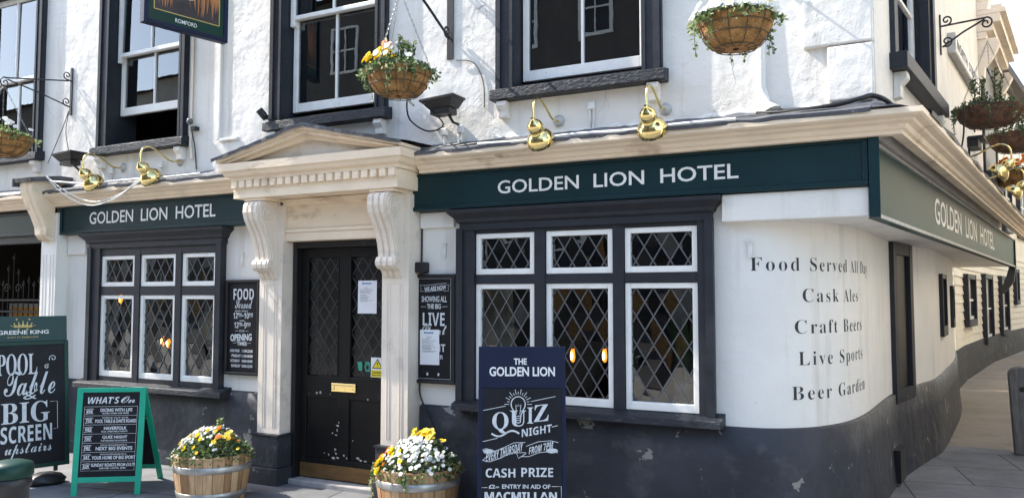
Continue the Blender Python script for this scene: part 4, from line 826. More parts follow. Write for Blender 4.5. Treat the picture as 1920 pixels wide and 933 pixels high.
t = thing('security_camera', (-6.41, 5.55, 3.3), 'small dark grey camera beside the window frame under the hanging sign', 'camera'); h = MB(); h.lathe([(.001, .035), (.022, .035), (.03, .02), (.03, 0), (.02, -.02), (.001, -.03)], (-6.41, 5.54, 3.32), n=16); part('body', h, M['lead'], t); h = MB(); h.box(-6.40, -6.34, 5.54, 5.6, 3.24, 3.275); h.tube([(-6.4, 5.55, 3.27), (-6.38, 5.58, 3.1), (-6.37, 5.59, 2.95), (-6.36, 5.59, 2.85)], .006, 6); part('cable', h, M['black'], t)
t = thing('sensor_box', (-3.66, 5.55, 1.83), 'black sensor box on top of the live sport board', 'sensor'); h = MB(); h.box(-3.705, -3.615, 5.50, 5.595, 1.79, 1.88); part('housing', h, M['black'], t, .012); h = MB(); h.tube([(-3.70, 5.56, 1.83), (-3.74, 5.575, 1.82), (-3.765, 5.585, 1.87)], .006, 6); part('cable', h, M['black'], t)
def junction(x, z, label, k=1):
    t = thing('junction_box', (x, 5.58, z), label, 'junction box', 'white junction boxes above the fascias'); h = MB(); h.box(x-.03, x+.03, 5.565, 5.6, z-.03, z+.035); part('box', h, M['whitecable'], t, .008)
    for q in ((-.015, .015) if k > 1 else (0,)): h = MB(); h.tube([(x+q, 5.585, z-.03), (x+q, 5.588, z-.1), (x+q-.01, 5.59, z-.19)], .009, 8); part('conduit', h, M['whitecable'], t)
junction(-3.32, 2.96, 'white twin-conduit box right of the black tray over the pediment', 2); junction(-3.47, 2.95, 'white single-conduit box below the black tray over the pediment'); junction(-2.17, 3.03, 'white pipe fitting between the two lamps under the corner window', 2); junction(-7.62, 2.92, 'white box behind the leftmost brass lamp'); junction(-6.86, 2.93, 'white box between the two left brass lamps')
def clipfit(x, z, label): m = MB(); m.box(x-.014, x+.014, 5.583, 5.5995, z-.06, z+.045); m.box(x-.02, x+.02, 5.578, 5.599, z+.046, z+.062); solo('wall_fitting', m, M['whitecable'], (x, 5.6, z), label, 'wall fitting', 'white wall fittings')
clipfit(-1.225+.20, 1.92, 'white plastic fitting above the word Food on the curved wall'); clipfit(-3.47, 1.97, 'white plastic fitting above the live sport board'); clipfit(-5.72, 1.95, 'white plastic fitting above the food board')
def cable(name, pts, r_, m, label, n=1): mb_ = MB(); mb_.tube(catm3(pts), r_, 6, 0); return solo(name, mb_, M[m], pts[0], label, 'cable')
rr = random.Random(21)
for j, (lab, dy, dz) in enumerate((('black cable lying along the front lead flashing', 0, 0), ('second black cable looping along the lead near the corner', .09, .015))):
    cable('cable', [(-3.55+i*.27, 5.37+dy+rr.uniform(-.03, .03), 2.775+dz+.12*dy+rr.uniform(-.006, .012)) for i in range(13)], .009, 'cable', lab)
cable('cable', [(-.95, 5.5, 2.83), (-.7, 5.42, 2.80), (-.45, 5.40, 2.81), (-.30, 5.42, 2.84), (-.24, 5.46, 2.86), (-.16, 5.5, 2.83), (-.1, 5.75, 2.81)], .016, 'black', 'thick tangled black cable at the street corner of the lead roof')
cable('white_cable', [(-8.14, 5.2, 2.86), (-7.82, 5.18, 2.655), (-7.39, 5.17, 2.505), (-7.0, 5.18, 2.555), (-6.73, 5.2, 2.70), (-6.70, 5.3, 2.76)], .006, 'whitecable', 'lower white cable sagging across the left cornice')
cable('white_cable', [(-8.2, 5.25, 2.865), (-7.85, 5.22, 2.69), (-7.39, 5.2, 2.545), (-7.0, 5.2, 2.585), (-6.68, 5.25, 2.74)], .006, 'whitecable', 'upper white cable sagging across the left cornice')
cable('white_cable', [(-8.3, 5.35, 2.83), (-7.95, 5.33, 2.79), (-7.6, 5.31, 2.75), (-7.2, 5.31, 2.755), (-6.8, 5.30, 2.75), (-6.4, 5.31, 2.745), (-6.0, 5.32, 2.75)], .011, 'whitecable', 'white cable run lying along the left lead edge')
cable('white_cable', [(-3.0, 5.31, 2.765), (-2.6, 5.30, 2.755), (-2.2, 5.32, 2.77), (-1.8, 5.30, 2.755), (-1.4, 5.31, 2.765), (-1.05, 5.3, 2.76)], .013, 'whitecable', 'pale taped cable along the lead edge under the corner lamps')
cable('cable', [(-3.52, 5.2, 3.10), (-3.72, 5.4, 3.2), (-3.76, 5.5, 3.07), (-3.62, 5.56, 2.97), (-3.48, 5.58, 3.02), (-3.42, 5.2, 3.10)], .007, 'black', 'black looped cable under the basket above the pediment')
cable('cable', [(-3.36, 5.58, 3.54), (-3.2, 5.585, 3.5), (-3.11, 5.59, 3.33), (-3.1, 5.59, 3.12)], .005, 'cable', 'thin grey cable arching beside the heavy bracket')
cable('cable', [(-3.695, 5.585, 2.72), (-3.69, 5.59, 2.2), (-3.695, 5.59, 1.6), (-3.69, 5.585, 1.0), (-3.68, 5.56, .8), (-3.58, 5.55, .62), (-3.45, 5.53, .4), (-3.4, 5.5, .2)], .007, 'black', 'black cable running down beside the right door pilaster')
cable('cable', [(-8.33, 5.56, 3.62), (-8.28, 5.5, 3.4), (-8.14, 5.45, 3.14)], .005, 'cable', 'thin cable from the scrolled bracket to the black tray at the left')
cable('cable', [(-8.33, 5.56, 3.64), (-8.36, 5.5, 3.4), (-8.5, 5.45, 3.05)], .005, 'cable', 'second thin cable dropping left from the scrolled bracket')
q = SP(2.2, .25, 3.2); cable('cable', [q, SP(2.6, .2, 3.05), SP(3.2, .1, 2.95), SP(3.6, .08, 3.03), SP(3.8, .1, 3.05)], .008, 'black', 'black cable from the nearest alley basket to the floodlight box')
# ================================================================== STREET NAME PLATE
q0 = SP(3.35, .001, 4.0); m = MB(); sbox(m, 3.35, 5.3, .002, .07, 4.0, 4.2); o = solo('street_sign', m, M['greyplastic'], q0, 'white street name plate with black letters on the alley wall', 'street sign')
m = MB(); sbox(m, 3.38, 5.27, .0705, .074, 4.02, 4.18); part('plate', m, M['white'], o)
F = Face(SP(0, .0745, 0), SD, (0, 0, -1), SN); t = MB(); F.text(t, fat('NORTH'), 3.45, -4.155, 4.25, -4.05); F.text(t, fat('STREET'), 4.38, -4.155, 5.2, -4.05); part('lettering', t, M['letterblack'], o)
# ================================================================== HANGING PUB SIGN
A_ = Vector((-5.94, 4.6, 0)); B_ = Vector((-5.765, 5.375, 0)); u = (B_-A_).normalized(); n = Vector((u.y, -u.x, 0)); wl = (B_-A_).length; zb, zt = 3.965, 5.15
t = thing('hanging_sign', (A_+B_)/2+UPV*zb, 'hanging pub sign with a painted lion mane and the word ROMFORD', 'pub sign')
m = MB(); c = (A_+B_)/2
for (cu, hu, z0, z1) in ((-wl/2+.02, .02, zb, zt), (wl/2-.02, .02, zb, zt), (0, wl/2-.04, zb, zb+.04), (0, wl/2-.04, zt-.04, zt)): m.obox(c+u*cu+UPV*((z0+z1)/2), u, n, UPV, hu, .04, (z1-z0)/2)
part('frame', m, M['navy'], t, .006)
m = MB(); m.obox(c+UPV*((zb+zt)/2), u, n, UPV, wl/2-.04, .026, (zt-zb)/2-.04); part('panel', m, M['deepgreen'], t)
F = Face(A_+UPV*zt+n*.027, u, (0, 0, -1), n); H = zt-zb
m = MB(); F.rect(m, .10, .10, .70, H-.15, .001); part('painting', m, M['painting'], t)
m = MB(); F.frame(m, .092, .092, .708, H-.142, .009, .002); part('gold_line', m, M['gold'], t)
m = MB(); F.text(m, 'ROMFORD', .285, H-.105, .49, H-.068, bold=.01); part('lettering', m, M['lettering'], t)
m = MB(); r = random.Random(5)
for i in range(34):
    u0 = r.choice((r.uniform(.13, .34), r.uniform(.46, .67))); v0 = H-.62+r.uniform(0, .2); v1 = min(H-.17, v0+r.uniform(.2, .42)); k = r.uniform(-.05, .05); wd_ = r.uniform(.012, .035)
    pts = [(u0+k*math.sin(j/6*2.4), v0+(v1-v0)*j/6) for j in range(7)]
    P = [F.p(a-wd_*(1-j/6), b, .0025+i*.00004) for j, (a, b) in enumerate(pts)]+[F.p(a+wd_*(1-j/6), b, .0025+i*.00004) for j, (a, b) in reversed(list(enumerate(pts)))]
    m.add(P, [(j, j+1, 12-j, 13-j) for j in range(6)])
part('mane', m, M['mane'], t)
m = MB(); F.ell(m, .405, H-.36, .075, .06, .005); part('chin', m, M['chin'], t)
m = MB(); m.tube([tuple(A_+UPV*(zt+.12)-u*.1), tuple(B_+UPV*(zt+.12)+u*.24)], .018, 8); m.tube([tuple(A_+u*.15+UPV*(zt-.01)), tuple(A_+u*.15+UPV*(zt+.12))], .008, 6); m.tube([tuple(B_-u*.15+UPV*(zt-.01)), tuple(B_-u*.15+UPV*(zt+.12))], .008, 6); part('hanger', m, M['iron'], t)
# ================================================================== WALL MENU BOARDS
def wall_board(x0, x1, z0, z1, label):
    t = thing('notice_board', ((x0+x1)/2, 5.58, z0), label, 'notice board', 'black boards either side of the door'); m = MB(); f = .028
    m.box(x0, x1, 5.545, 5.596, z1-f, z1); m.box(x0, x1, 5.545, 5.596, z0, z0+f); m.box(x0, x0+f, 5.546, 5.596, z0+f, z1-f); m.box(x1-f, x1, 5.546, 5.596, z0+f, z1-f); part('frame', m, M['black'], t, .006)
    m = MB(); m.box(x0+f, x1-f, 5.566, 5.596, z0+f, z1-f); part('panel', m, M['board'], t)
    return t, Face((x0, 5.5655, z1), (1, 0, 0), (0, 0, -1), (0, -1, 0)), x1-x0, z1-z0
t, F, bw, bh = wall_board(-5.885, -5.455, .865, 1.755, 'narrow black board reading FOOD Served and OPENING TIMES left of the door')
m = MB(); X = lambda x: (x-30)/295*bw; Y = lambda y: (y-62)/800*bh
def tx(st, a, b, c, d, **k): F.text(m, st, X(a), Y(b), X(c), Y(d), **k)
tx(fat('FOOD'), 92, 138, 270, 232); tx(script('Served'), 108, 226, 258, 306); tx('MONDAY - SATURDAY', 110, 320, 222, 333, bold=.02); tx(fat('12'), 95, 340, 132, 390); tx(fat('PM'), 133, 342, 165, 368); tx('-', 168, 362, 184, 370, bold=.03); tx(fat('10'), 188, 340, 230, 390); tx(fat('PM'), 232, 342, 264, 368)
tx('SUNDAY', 150, 402, 198, 414, bold=.02); tx(fat('12'), 104, 420, 141, 470); tx(fat('PM'), 142, 422, 172, 448); tx('-', 175, 442, 188, 450, bold=.03); tx(fat('9'), 191, 420, 212, 470); tx(fat('PM'), 214, 422, 245, 448); tx('OUR', 148, 483, 195, 503)
tx('OPENING', 72, 518, 258, 578, bold=.04, rise=.012); tx('TIMES', 132, 584, 216, 616, bold=.03)
for i, (a, b, x0_, x1_) in enumerate((('MON-THURS', '11:00-23:00', 72, 178), ('FRIDAY', '11:00-00:00', 86, 170), ('SATURDAY', '10:00-00:00', 76, 172), ('SUNDAY', '10:00-22:00', 84, 166))):
    y = 648+i*42; tx(a, x0_, y, x0_+82, y+24, bold=.03); tx(b, 176, y, 268, y+24, bold=.03)
for q in ((112, 493, 142, 493), (200, 493, 230, 493), (95, 596, 128, 594), (220, 596, 252, 594), (160, 300, 215, 294), (134, 374, 164, 374), (233, 374, 263, 374), (143, 454, 171, 454), (215, 454, 244, 454)): F.line(m, [(X(q[0]), Y(q[1])), (X(q[2]), Y(q[3]))], .003)
part('lettering', m, M['chalk'], t)
t, F, bw, bh = wall_board(-3.76, -3.345, .89, 1.78, 'tall black board reading SHOWING ALL THE BIG LIVE Sport right of the door')
m = MB(); X = lambda x: (x-25)/335*bw; Y = lambda y: (y-85)/800*bh
tx('WE ARE NOW', 116, 172, 286, 206, bold=.03, rise=.018); tx('SHOWING ALL', 95, 246, 292, 290, bold=.02); tx('THE BIG', 138, 303, 246, 340, bold=.03); tx(fat('LIVE'), 105, 368, 276, 464); tx(script('Sport'), 84, 462, 292, 566, rise=.02); tx(fat('RIGHT'), 100, 596, 282, 652); tx(fat('on'), 215, 676, 260, 706)
for q in ((90, 325, 130, 324), (254, 324, 296, 323), (118, 168, 290, 152), (118, 214, 268, 202)): F.line(m, [(X(q[0]), Y(q[1])), (X(q[2]), Y(q[3]))], .003)
for pts in (((118, 168), (80, 166), (92, 190), (82, 212), (112, 210)), ((290, 166), (312, 163), (300, 186), (308, 206), (268, 210))): F.line(m, [(X(a), Y(b)) for a, b in pts], .003)
F.frame(m, X(62), Y(118), X(322), Y(850), .0025, .0015)
for a in (144, 230): F.ell(m, X(a), Y(817), .009, .013)
part('lettering', m, M['chalk'], t)
def notice(P, wd_, ht, label, tilt=0., y=None):
    F = Face(P, (math.cos(tilt), 0, math.sin(tilt)), (math.sin(tilt), 0, -math.cos(tilt)), (0, -1, 0)); m = MB(); m.add([F.p(0, 0, .001), F.p(wd_, 0, .001), F.p(wd_, ht, .002), F.p(0, ht, .004), F.p(0, 0, 0), F.p(wd_, 0, 0), F.p(wd_, ht, 0), F.p(0, ht, 0)], [(3, 2, 1, 0), (4, 5, 6, 7), (0, 1, 5, 4), (1, 2, 6, 5), (2, 3, 7, 6), (3, 0, 4, 7)])
    o = solo('notice', m, M['paper'], P, label, 'notice', 'white paper notices by the door'); k = MB(); r = random.Random(int(abs(P[0])*100))
    for i, v in enumerate((.20, .245, .27, .31, .345, .37, .43, .455, .50, .53, .555, .60, .625)):
        a = .12 if i > 1 else .35; b = a+(.75 if i > 1 else .3)*r.uniform(.45, 1); F.rect(k, wd_*a, ht*v, wd_*b, ht*(v+.010), .0052)
    part('print', k, M['ink'], o); k = MB(); F.rect(k, wd_*.3, ht*.07, wd_*.72, ht*.105, .0052); F.ell(k, wd_*.26, ht*.085, wd_*.04, wd_*.04, .0052); part('heading', k, M['blueink'], o)
notice((-3.685, 5.5615, 1.325), .185, .285, 'white paper notice stuck over the live sport board', rad(.8))
notice((-4.38, 5.6335, 1.735), .20, .285, 'white paper notice taped inside the door glass')
m = MB(); F = Face((-4.115-.10, 5.632, 1.065), (1, 0, 0), (0, 0, -1), (0, -1, 0)); P = (-4.235, 5.634, 1.075)
F = Face(P, (1, 0, 0), (0, 0, -1), (0, -1, 0)); m.add([F.p(0, 0, .001), F.p(.14, 0, .001), F.p(.14, .17, .001), F.p(0, .17, .001)], [(0, 1, 2, 3)]); o = solo('warning_sticker', m, M['paper'], P, 'yellow and white caution sticker low on the right door glass', 'sticker')
k = MB(); k.add([F.p(.012, .095, .002), F.p(.128, .095, .002), F.p(.07, .008, .002)], [(0, 1, 2)]); part('triangle_edge', k, M['black'], o); k = MB(); k.add([F.p(.027, .087, .003), F.p(.113, .087, .003), F.p(.07, .023, .003)], [(0, 1, 2)]); F.rect(k, .004, .108, .136, .166, .002); part('yellow_panel', k, M['yellow'], o)
k = MB(); F.text(k, fat('!'), .064, .04, .076, .08, h=.0035); F.text(k, fat('Caution'), .012, .114, .125, .136, h=.003); F.text(k, fat('Slippery when wet'), .012, .142, .13, .16, h=.003); part('lettering', k, M['black'], o)
P = (-4.38, 5.634, 1.035); F = Face(P, (1, 0, 0), (0, 0, -1), (0, -1, 0)); m = MB(); m.add([F.p(0, .005, .001), F.p(.055, 0, .001), F.p(.05, .085, .001), F.p(.012, .075, .001)], [(0, 1, 2, 3)]); m.add([F.p(.075, 0, .001), F.p(.135, 0, .001), F.p(.135, .085, .001), F.p(.082, .085, .001)], [(0, 1, 2, 3)]); o = solo('scheme_sticker', m, M['stickgreen'], P, 'small green sticker with a black X low on the door glass', 'sticker')
k = MB(); F.text(k, fat('X'), .045, .002, .092, .088, h=.002); F.ell(k, .108, .048, .016, .022, .0022); part('lettering', k, M['black'], o)
# ================================================================== PAVEMENT A-BOARDS
GZ = -.05
def ab_face(x, y, ph, lean, h, width, top=True):
    """front face frame: origin top-left, built from the front-right foot"""
    u = Vector((math.cos(ph), math.sin(ph), 0)); b = Vector((-math.sin(ph), math.cos(ph), 0)); g = Vector((x, y, GZ)); topr = g+b*lean+UPV*h; v = (g-topr).normalized(); return Face(topr-u*width, u, v, u.cross(v)*-1 if (u.cross(v)).dot(-b) < 0 else u.cross(v)), u, b, (g-topr).length
def slab(mb_, F, u0, v0, u1, v1, d0, d1): mb_.add([F.p(u0, v0, d0), F.p(u1, v0, d0), F.p(u1, v1, d0), F.p(u0, v1, d0), F.p(u0, v0, d1), F.p(u1, v0, d1), F.p(u1, v1, d1), F.p(u0, v1, d1)], [(0, 1, 2, 3), (7, 6, 5, 4), (0, 4, 5, 1), (1, 5, 6, 2), (2, 6, 7, 3), (3, 7, 4, 0)])
# --- green framed board
F, u, b, sl_ = ab_face(-5.846, 4.634, rad(33.36), .083, .877, .552); wd_ = .552
t = thing('pavement_board', (-6.15, 4.6, GZ), "green framed folding blackboard headed WHAT'S On beside the left barrel", 'pavement board', 'folding boards on the pavement')
R = Face(F.p(0, 0, -.03), u, ((F.p(0, 0)+b*.506-UPV*.877)-F.p(0, 0)).normalized(), -F.N)
for nm, FF in (('front_frame', F), ('rear_frame', R)):
    m = MB(); L_ = sl_ if FF is F else math.hypot(.506, .877); ft = .047
    slab(m, FF, 0, 0, ft, L_, -.022, 0); slab(m, FF, wd_-ft, 0, wd_, L_, -.022, 0); slab(m, FF, ft, 0, wd_-ft, ft*.8, -.021, -.001); slab(m, FF, ft, L_*.83, wd_-ft, L_*.88, -.021, -.001); o = part(nm, m, M['mint'], t, .003)
    m = MB(); slab(m, FF, ft, ft*.8, wd_-ft, L_*.83, -.016, -.006); part('panel', m, M['board'], o)
m = MB(); m.tube([F.p(wd_-.02, .28, -.02), R.p(wd_-.02, .30, -.02)], .004, 5); part('stay', m, M['chain'], t)
m = MB(); PW = wd_-.094; FX = Face(F.p(.047, .0, -.006), F.U, F.V, F.N); Hh = sl_*.83
X = lambda x: x*PW; Y = lambda y: .038+y*(Hh-.038)
def tb(st, a, bb, c, d, **k): FX.text(m, st, X(a), Y(bb), X(c), Y(d), **k)
tb(slant("WHAT'S"), .09, .055, .64, .135); tb(script('On'), .67, .05, .92, .13)
rows = [('DICING WITH LIFE', 'BOARD GAMES AND MORE', 0), ('POOL TABLE & DARTS BOARD', 'CHECK OUT OUR', 1), ('HAVERFOLK', 'FULL OPEN MICS NIGHT', 0), ('QUIZ NIGHT', 'CASH PRIZE BRING THE KNOWLEDGE', 0), ('NEXT BIG EVENTS', 'CHECK OUT OUR SOCIAL MEDIA PAGES FOR THE', 1), ('YOUR HOME OF BIG SPORT', 'WATCH THE ACTION LIVE HERE WITH US', 1), ('SUNDAY ROASTS FROM £10.79', 'SERVED UNTIL 6PM', 0)]
for i, (a, s_, up_) in enumerate(rows):
    y0 = .17+i*.108; wr = {0: .56, 1: .72, 2: .40, 3: .44, 4: .64, 5: .76, 6: .76}[i]; cx = .60; big = (y0+.022, y0+.062) if not up_ else (y0+.044, y0+.086)
    tb(a, cx-wr/2, big[0], cx+wr/2, big[1], bold=.03); tb(s_, cx-.24, (y0+.072) if not up_ else y0+.018, cx+.22, (y0+.090) if not up_ else y0+.034, bold=.02)
    FX.line(m, [(X(.055), Y(y0+.034)), (X(.09), Y(y0+.028)), (X(.16), Y(y0+.024)), (X(.205), Y(y0+.03))], .004); FX.line(m, [(X(.06), Y(y0+.088)), (X(.12), Y(y0+.08)), (X(.2), Y(y0+.082))], .004); tb(slant(('MON', 'TUE', 'WED', 'THU', 'FRI', 'SAT', 'SUN')[i]), .075, y0+.036, .185, y0+.076, bold=.02)
    FX.line(m, [(X(.04), Y(y0)), (X(.97), Y(y0))], .0022)
FX.line(m, [(X(.04), Y(.17)), (X(.04), Y(.926)), (X(.97), Y(.926)), (X(.97), Y(.17))], .0022)
part('lettering', m, M['chalk'], t)
# --- big board with header at the left edge
ph = rad(72); u = Vector((math.cos(ph), math.sin(ph), 0)); b = Vector((-math.sin(ph), math.cos(ph), 0)); g = Vector((-7.06, 4.02, .10)); h_ = 1.322; top = g+b*.18+UPV*h_; v = (g-top).normalized(); F = Face(top, u, v, u.cross(v) if u.cross(v).dot(-b) > 0 else v.cross(u)); sl_ = (g-top).length; wd_ = .70
t = thing('pavement_board', (-6.95, 4.35, GZ), 'tall dark green chalkboard reading POOL Table and BIG SCREEN upstairs under a crown header', 'pavement board', 'folding boards on the pavement')
hd_ = .225; m = MB(); slab(m, F, .01, 0, wd_-.01, hd_, -.03, -.006); o = part('header', m, M['headgreen'], t, .004)
k = MB(); F.text(k, 'GREENE KING', .14, .125, .54, .16, bold=.02, h=-.003); part('lettering', k, M['lettering'], o)
k = MB(); F.text(k, 'BURY ST EDMUNDS', .215, .18, .455, .192, bold=.01, h=-.003)
for i in range(5): a = -.055+i*.0275; k.add([F.p(.335+a-.015, .088, -.003), F.p(.335+a+.015, .088, -.003), F.p(.335+a*1.25, .052+abs(a)*.3, -.003)], [(0, 1, 2)]); F.ell(k, .335+a*1.25, .048+abs(a)*.3, .006, .006, -.0028, n=10)
F.rect(k, .265, .088, .405, .10, -.003); F.line(k, [(.235, .08), (.265, .092)], .004, -.003); F.line(k, [(.405, .092), (.435, .08)], .004, -.003)
for a, c in ((.285, .028), (.385, .028), (.30, .115), (.37, .115)): F.ell(k, a, c, .008, .008, -.003, n=10)
part('crown_emblem', k, M['gold'], o)
m = MB(); ft = .035
slab(m, F, 0, hd_, ft, sl_, -.04, 0); slab(m, F, wd_-ft, hd_, wd_, sl_, -.04, 0); slab(m, F, ft, hd_, wd_-ft, hd_+ft, -.039, -.001); slab(m, F, ft, sl_-ft, wd_-ft, sl_, -.039, -.001); part('frame', m, M['deepgreen'], t, .004)
m = MB(); slab(m, F, ft, hd_+ft, wd_-ft, sl_-ft, -.03, -.008); part('panel', m, M['board'], t)
m = MB(); FX = Face(F.p(0, 0, -.0078), F.U, F.V, F.N)
XP = lambda x: .70*((x+36)/171); YP = lambda y: hd_+(y-642)/(873-642)*(sl_-hd_)
def tp(st, a, bb, c, d, **k): FX.text(m, st, XP(a), YP(bb), XP(c), YP(d), **k)
tp(serif('POOL'), -3, 664, 73, 703, space=.95); tp(script('Table'), 10, 696, 108, 740); tp(serif('&'), 46, 734, 72, 748); tp(serif('BIG'), 5, 752, 97, 790); tp(fat('SCREEN'), 4, 794, 101, 824); tp(script('upstairs'), 12, 826, 100, 852)
FX.line(m, [(XP(a), YP(bb)) for a, bb in ((98, 755), (112, 755), (112, 805), (104, 805))], .004); FX.line(m, [(XP(a), YP(bb)) for a, bb in ((2, 755), (-14, 755), (-14, 805), (0, 805))], .004)
for (cx, cy, rr_, a0, cw) in ((104, 675, .032, 2.6, 1), (92, 690, .022, 5.5, -1), (-22, 730, .03, 1, -1), (-10, 722, .02, 3, 1)): FX.line(m, spiral(XP(cx), YP(cy), rr_, 1.2, a0, 20, cw), .006)
part('lettering', m, M['chalk'], t)
m = MB()
for q in (.12, .52):
    c = Vector((g.x, g.y, 0))+u*q+b*.05; m.lathe([(.001, .10), (.06, .095), (.12, .075), (.155, .04), (.15, .004), (.001, 0)], c+UPV*GZ, n=20, jit=lambda j, k: .10*math.sin(k*.9+j))
part('weighted_base', m, M['black'], t)
m = MB()
for q in (.1, .6): m.tube([g+u*q-UPV*.05+b*.05, g+u*q+b*.05+UPV*.12], .018, 8)
part('leg', m, M['iron'], t)
# --- quiz night board
ph = rad(26.1); u = Vector((math.cos(ph), math.sin(ph), 0)); b = Vector((-math.sin(ph), math.cos(ph), 0)); top = Vector((-2.757, 4.9, 1.25)); g = top-b*.15; g.z = GZ; v = (g-top).normalized(); F = Face(top, u, v, u.cross(v) if u.cross(v).dot(-b) > 0 else v.cross(u)); sl_ = (g-top).length; wd_ = .603
t = thing('pavement_board', (-2.6, 4.95, GZ), 'navy folding board reading THE GOLDEN LION and QUIZ NIGHT before the right window', 'pavement board', 'folding boards on the pavement')
m = MB(); slab(m, F, 0, 0, wd_, .285, -.03, 0); o = part('header', m, M['navy'], t, .003)
k = MB(); F.text(k, 'THE', .245, .082, .335, .125, bold=.03); F.text(k, 'GOLDEN LION', .075, .14, .53, .205, bold=.028); part('lettering', k, M['lettering'], o)
m = MB(); ft = .028
slab(m, F, 0, .286, ft, sl_, -.03, .002); slab(m, F, wd_-ft, .286, wd_, sl_, -.03, .002); slab(m, F, ft, sl_-.09, wd_-ft, sl_-.05, -.029, .001); part('front_frame', m, M['navy'], t, .003)
m = MB(); slab(m, F, ft, .287, wd_-ft, sl_-.09, -.02, -.002); part('panel', m, M['board'], t)
R = Face(F.p(0, 0, -.035), u, ((top+b*.30-UPV*1.29)-top).normalized(), -F.N); m = MB(); Lr = math.hypot(.30, 1.29)
slab(m, R, 0, 0, .04, Lr, -.025, 0); slab(m, R, wd_-.04, 0, wd_, Lr, -.025, 0); slab(m, R, .04, 0, wd_-.04, .04, -.024, 0); slab(m, R, .04, .04, wd_-.04, Lr-.1, -.015, -.006); part('rear_frame', m, M['black'], t)
m = MB(); FX = Face(F.p(0, 0, -.0015), F.U, F.V, F.N); XQ = lambda x: (x-52)/508*wd_; YQ = lambda y: (y-55)/870*1.02
def tq(st, a, bb, c, d, **k): FX.text(m, st, XQ(a), YQ(bb), XQ(c), YQ(d), **k)
tq(serif('Q'), 134, 437, 228, 560); tq(serif('U'), 236, 428, 330, 520); tq(serif('I'), 336, 410, 372, 502); tq(serif('Z'), 374, 394, 460, 490, rise=.01)
tq(fat('NIGHT'), 305, 520, 478, 566, rise=.035); FX.line(m, [(XQ(478), YQ(522)), (XQ(512), YQ(514))], .004)
FX.line(m, [(XQ(130+160*k/16), YQ(560+16*math.sin(k/16*6.28))) for k in range(17)], .012)
FX.line(m, [(XQ(80), YQ(428)), (XQ(210), YQ(402))], .004); FX.line(m, [(XQ(358), YQ(376)), (XQ(502), YQ(346))], .004); FX.line(m, [(XQ(80), YQ(606)), (XQ(165), YQ(586))], .004)
for k in range(15):
    a = rad(180+k*180/14); cx, cy = 284, 392; r0, r1 = 52, (66 if k % 2 else 80); FX.line(m, [(XQ(cx+r0*math.cos(a)), YQ(cy+r0*1.1*math.sin(a))), (XQ(cx+r1*math.cos(a)), YQ(cy+r1*1.1*math.sin(a)))], .004)
bulb_o = [(284+41*math.cos(rad(a)), 392+44*math.sin(rad(a))) for a in range(140, 401, 13)]+[(300, 455), (296, 495), (284, 500), (272, 495), (268, 455), (284+41*math.cos(rad(140)), 392+44*math.sin(rad(140)))]
FX.line(m, [(XQ(a), YQ(bb)) for a, bb in bulb_o], .007, h=.003)
FX.line(m, [(XQ(a), YQ(bb)) for a, bb in ((274, 450), (270, 395), (280, 405), (284, 392), (290, 405), (300, 394), (294, 450))], .004, h=.003)
for y in (462, 474, 486): FX.line(m, [(XQ(268), YQ(y)), (XQ(300), YQ(y-4))], .005, h=.003)
for pts in (((80, 652), (100, 645), (150, 660), (200, 640), (260, 612), (325, 610)), ((80, 712), (120, 720), (180, 700), (240, 670), (300, 668), (330, 668)), ((330, 632), (400, 606), (470, 600), (515, 610)), ((300, 690), (345, 690), (400, 668), (470, 660), (512, 668)), ((275, 672), (285, 700), (330, 672)), ((80, 652), (90, 672), (130, 668), (80, 712))): FX.line(m, [(XQ(a), YQ(bb)) for a, bb in pts], .004)
FX.ell(m, XQ(115), YQ(660), .035, .014); FX.ell(m, XQ(478), YQ(657), .04, .016)
tq(slant('EVERY THURSDAY'), 98, 640, 312, 690, rise=.075); tq(slant('FROM 7PM'), 345, 620, 486, 660, rise=.045)
tq(fat('CASH'), 98, 757, 268, 808); tq(fat('PRIZE'), 302, 753, 484, 804); tq('£2', 116, 848, 152, 870, bold=.03); tq('PP', 156, 858, 176, 868, bold=.03); tq('ENTRY IN AID OF', 192, 846, 468, 870, bold=.02); tq(fat('MACMILLAN'), 92, 888, 505, 936, bold=.02)
tq('CANCER SUPPORT', 150, 955, 450, 985, bold=.02)
FX.line(m, [(XQ(108), YQ(864)), (XQ(62), YQ(865)), (XQ(62), YQ(1000)), (XQ(530), YQ(1000)), (XQ(530), YQ(857)), (XQ(476), YQ(857))], .004)
part('lettering', m, M['chalk'], t)
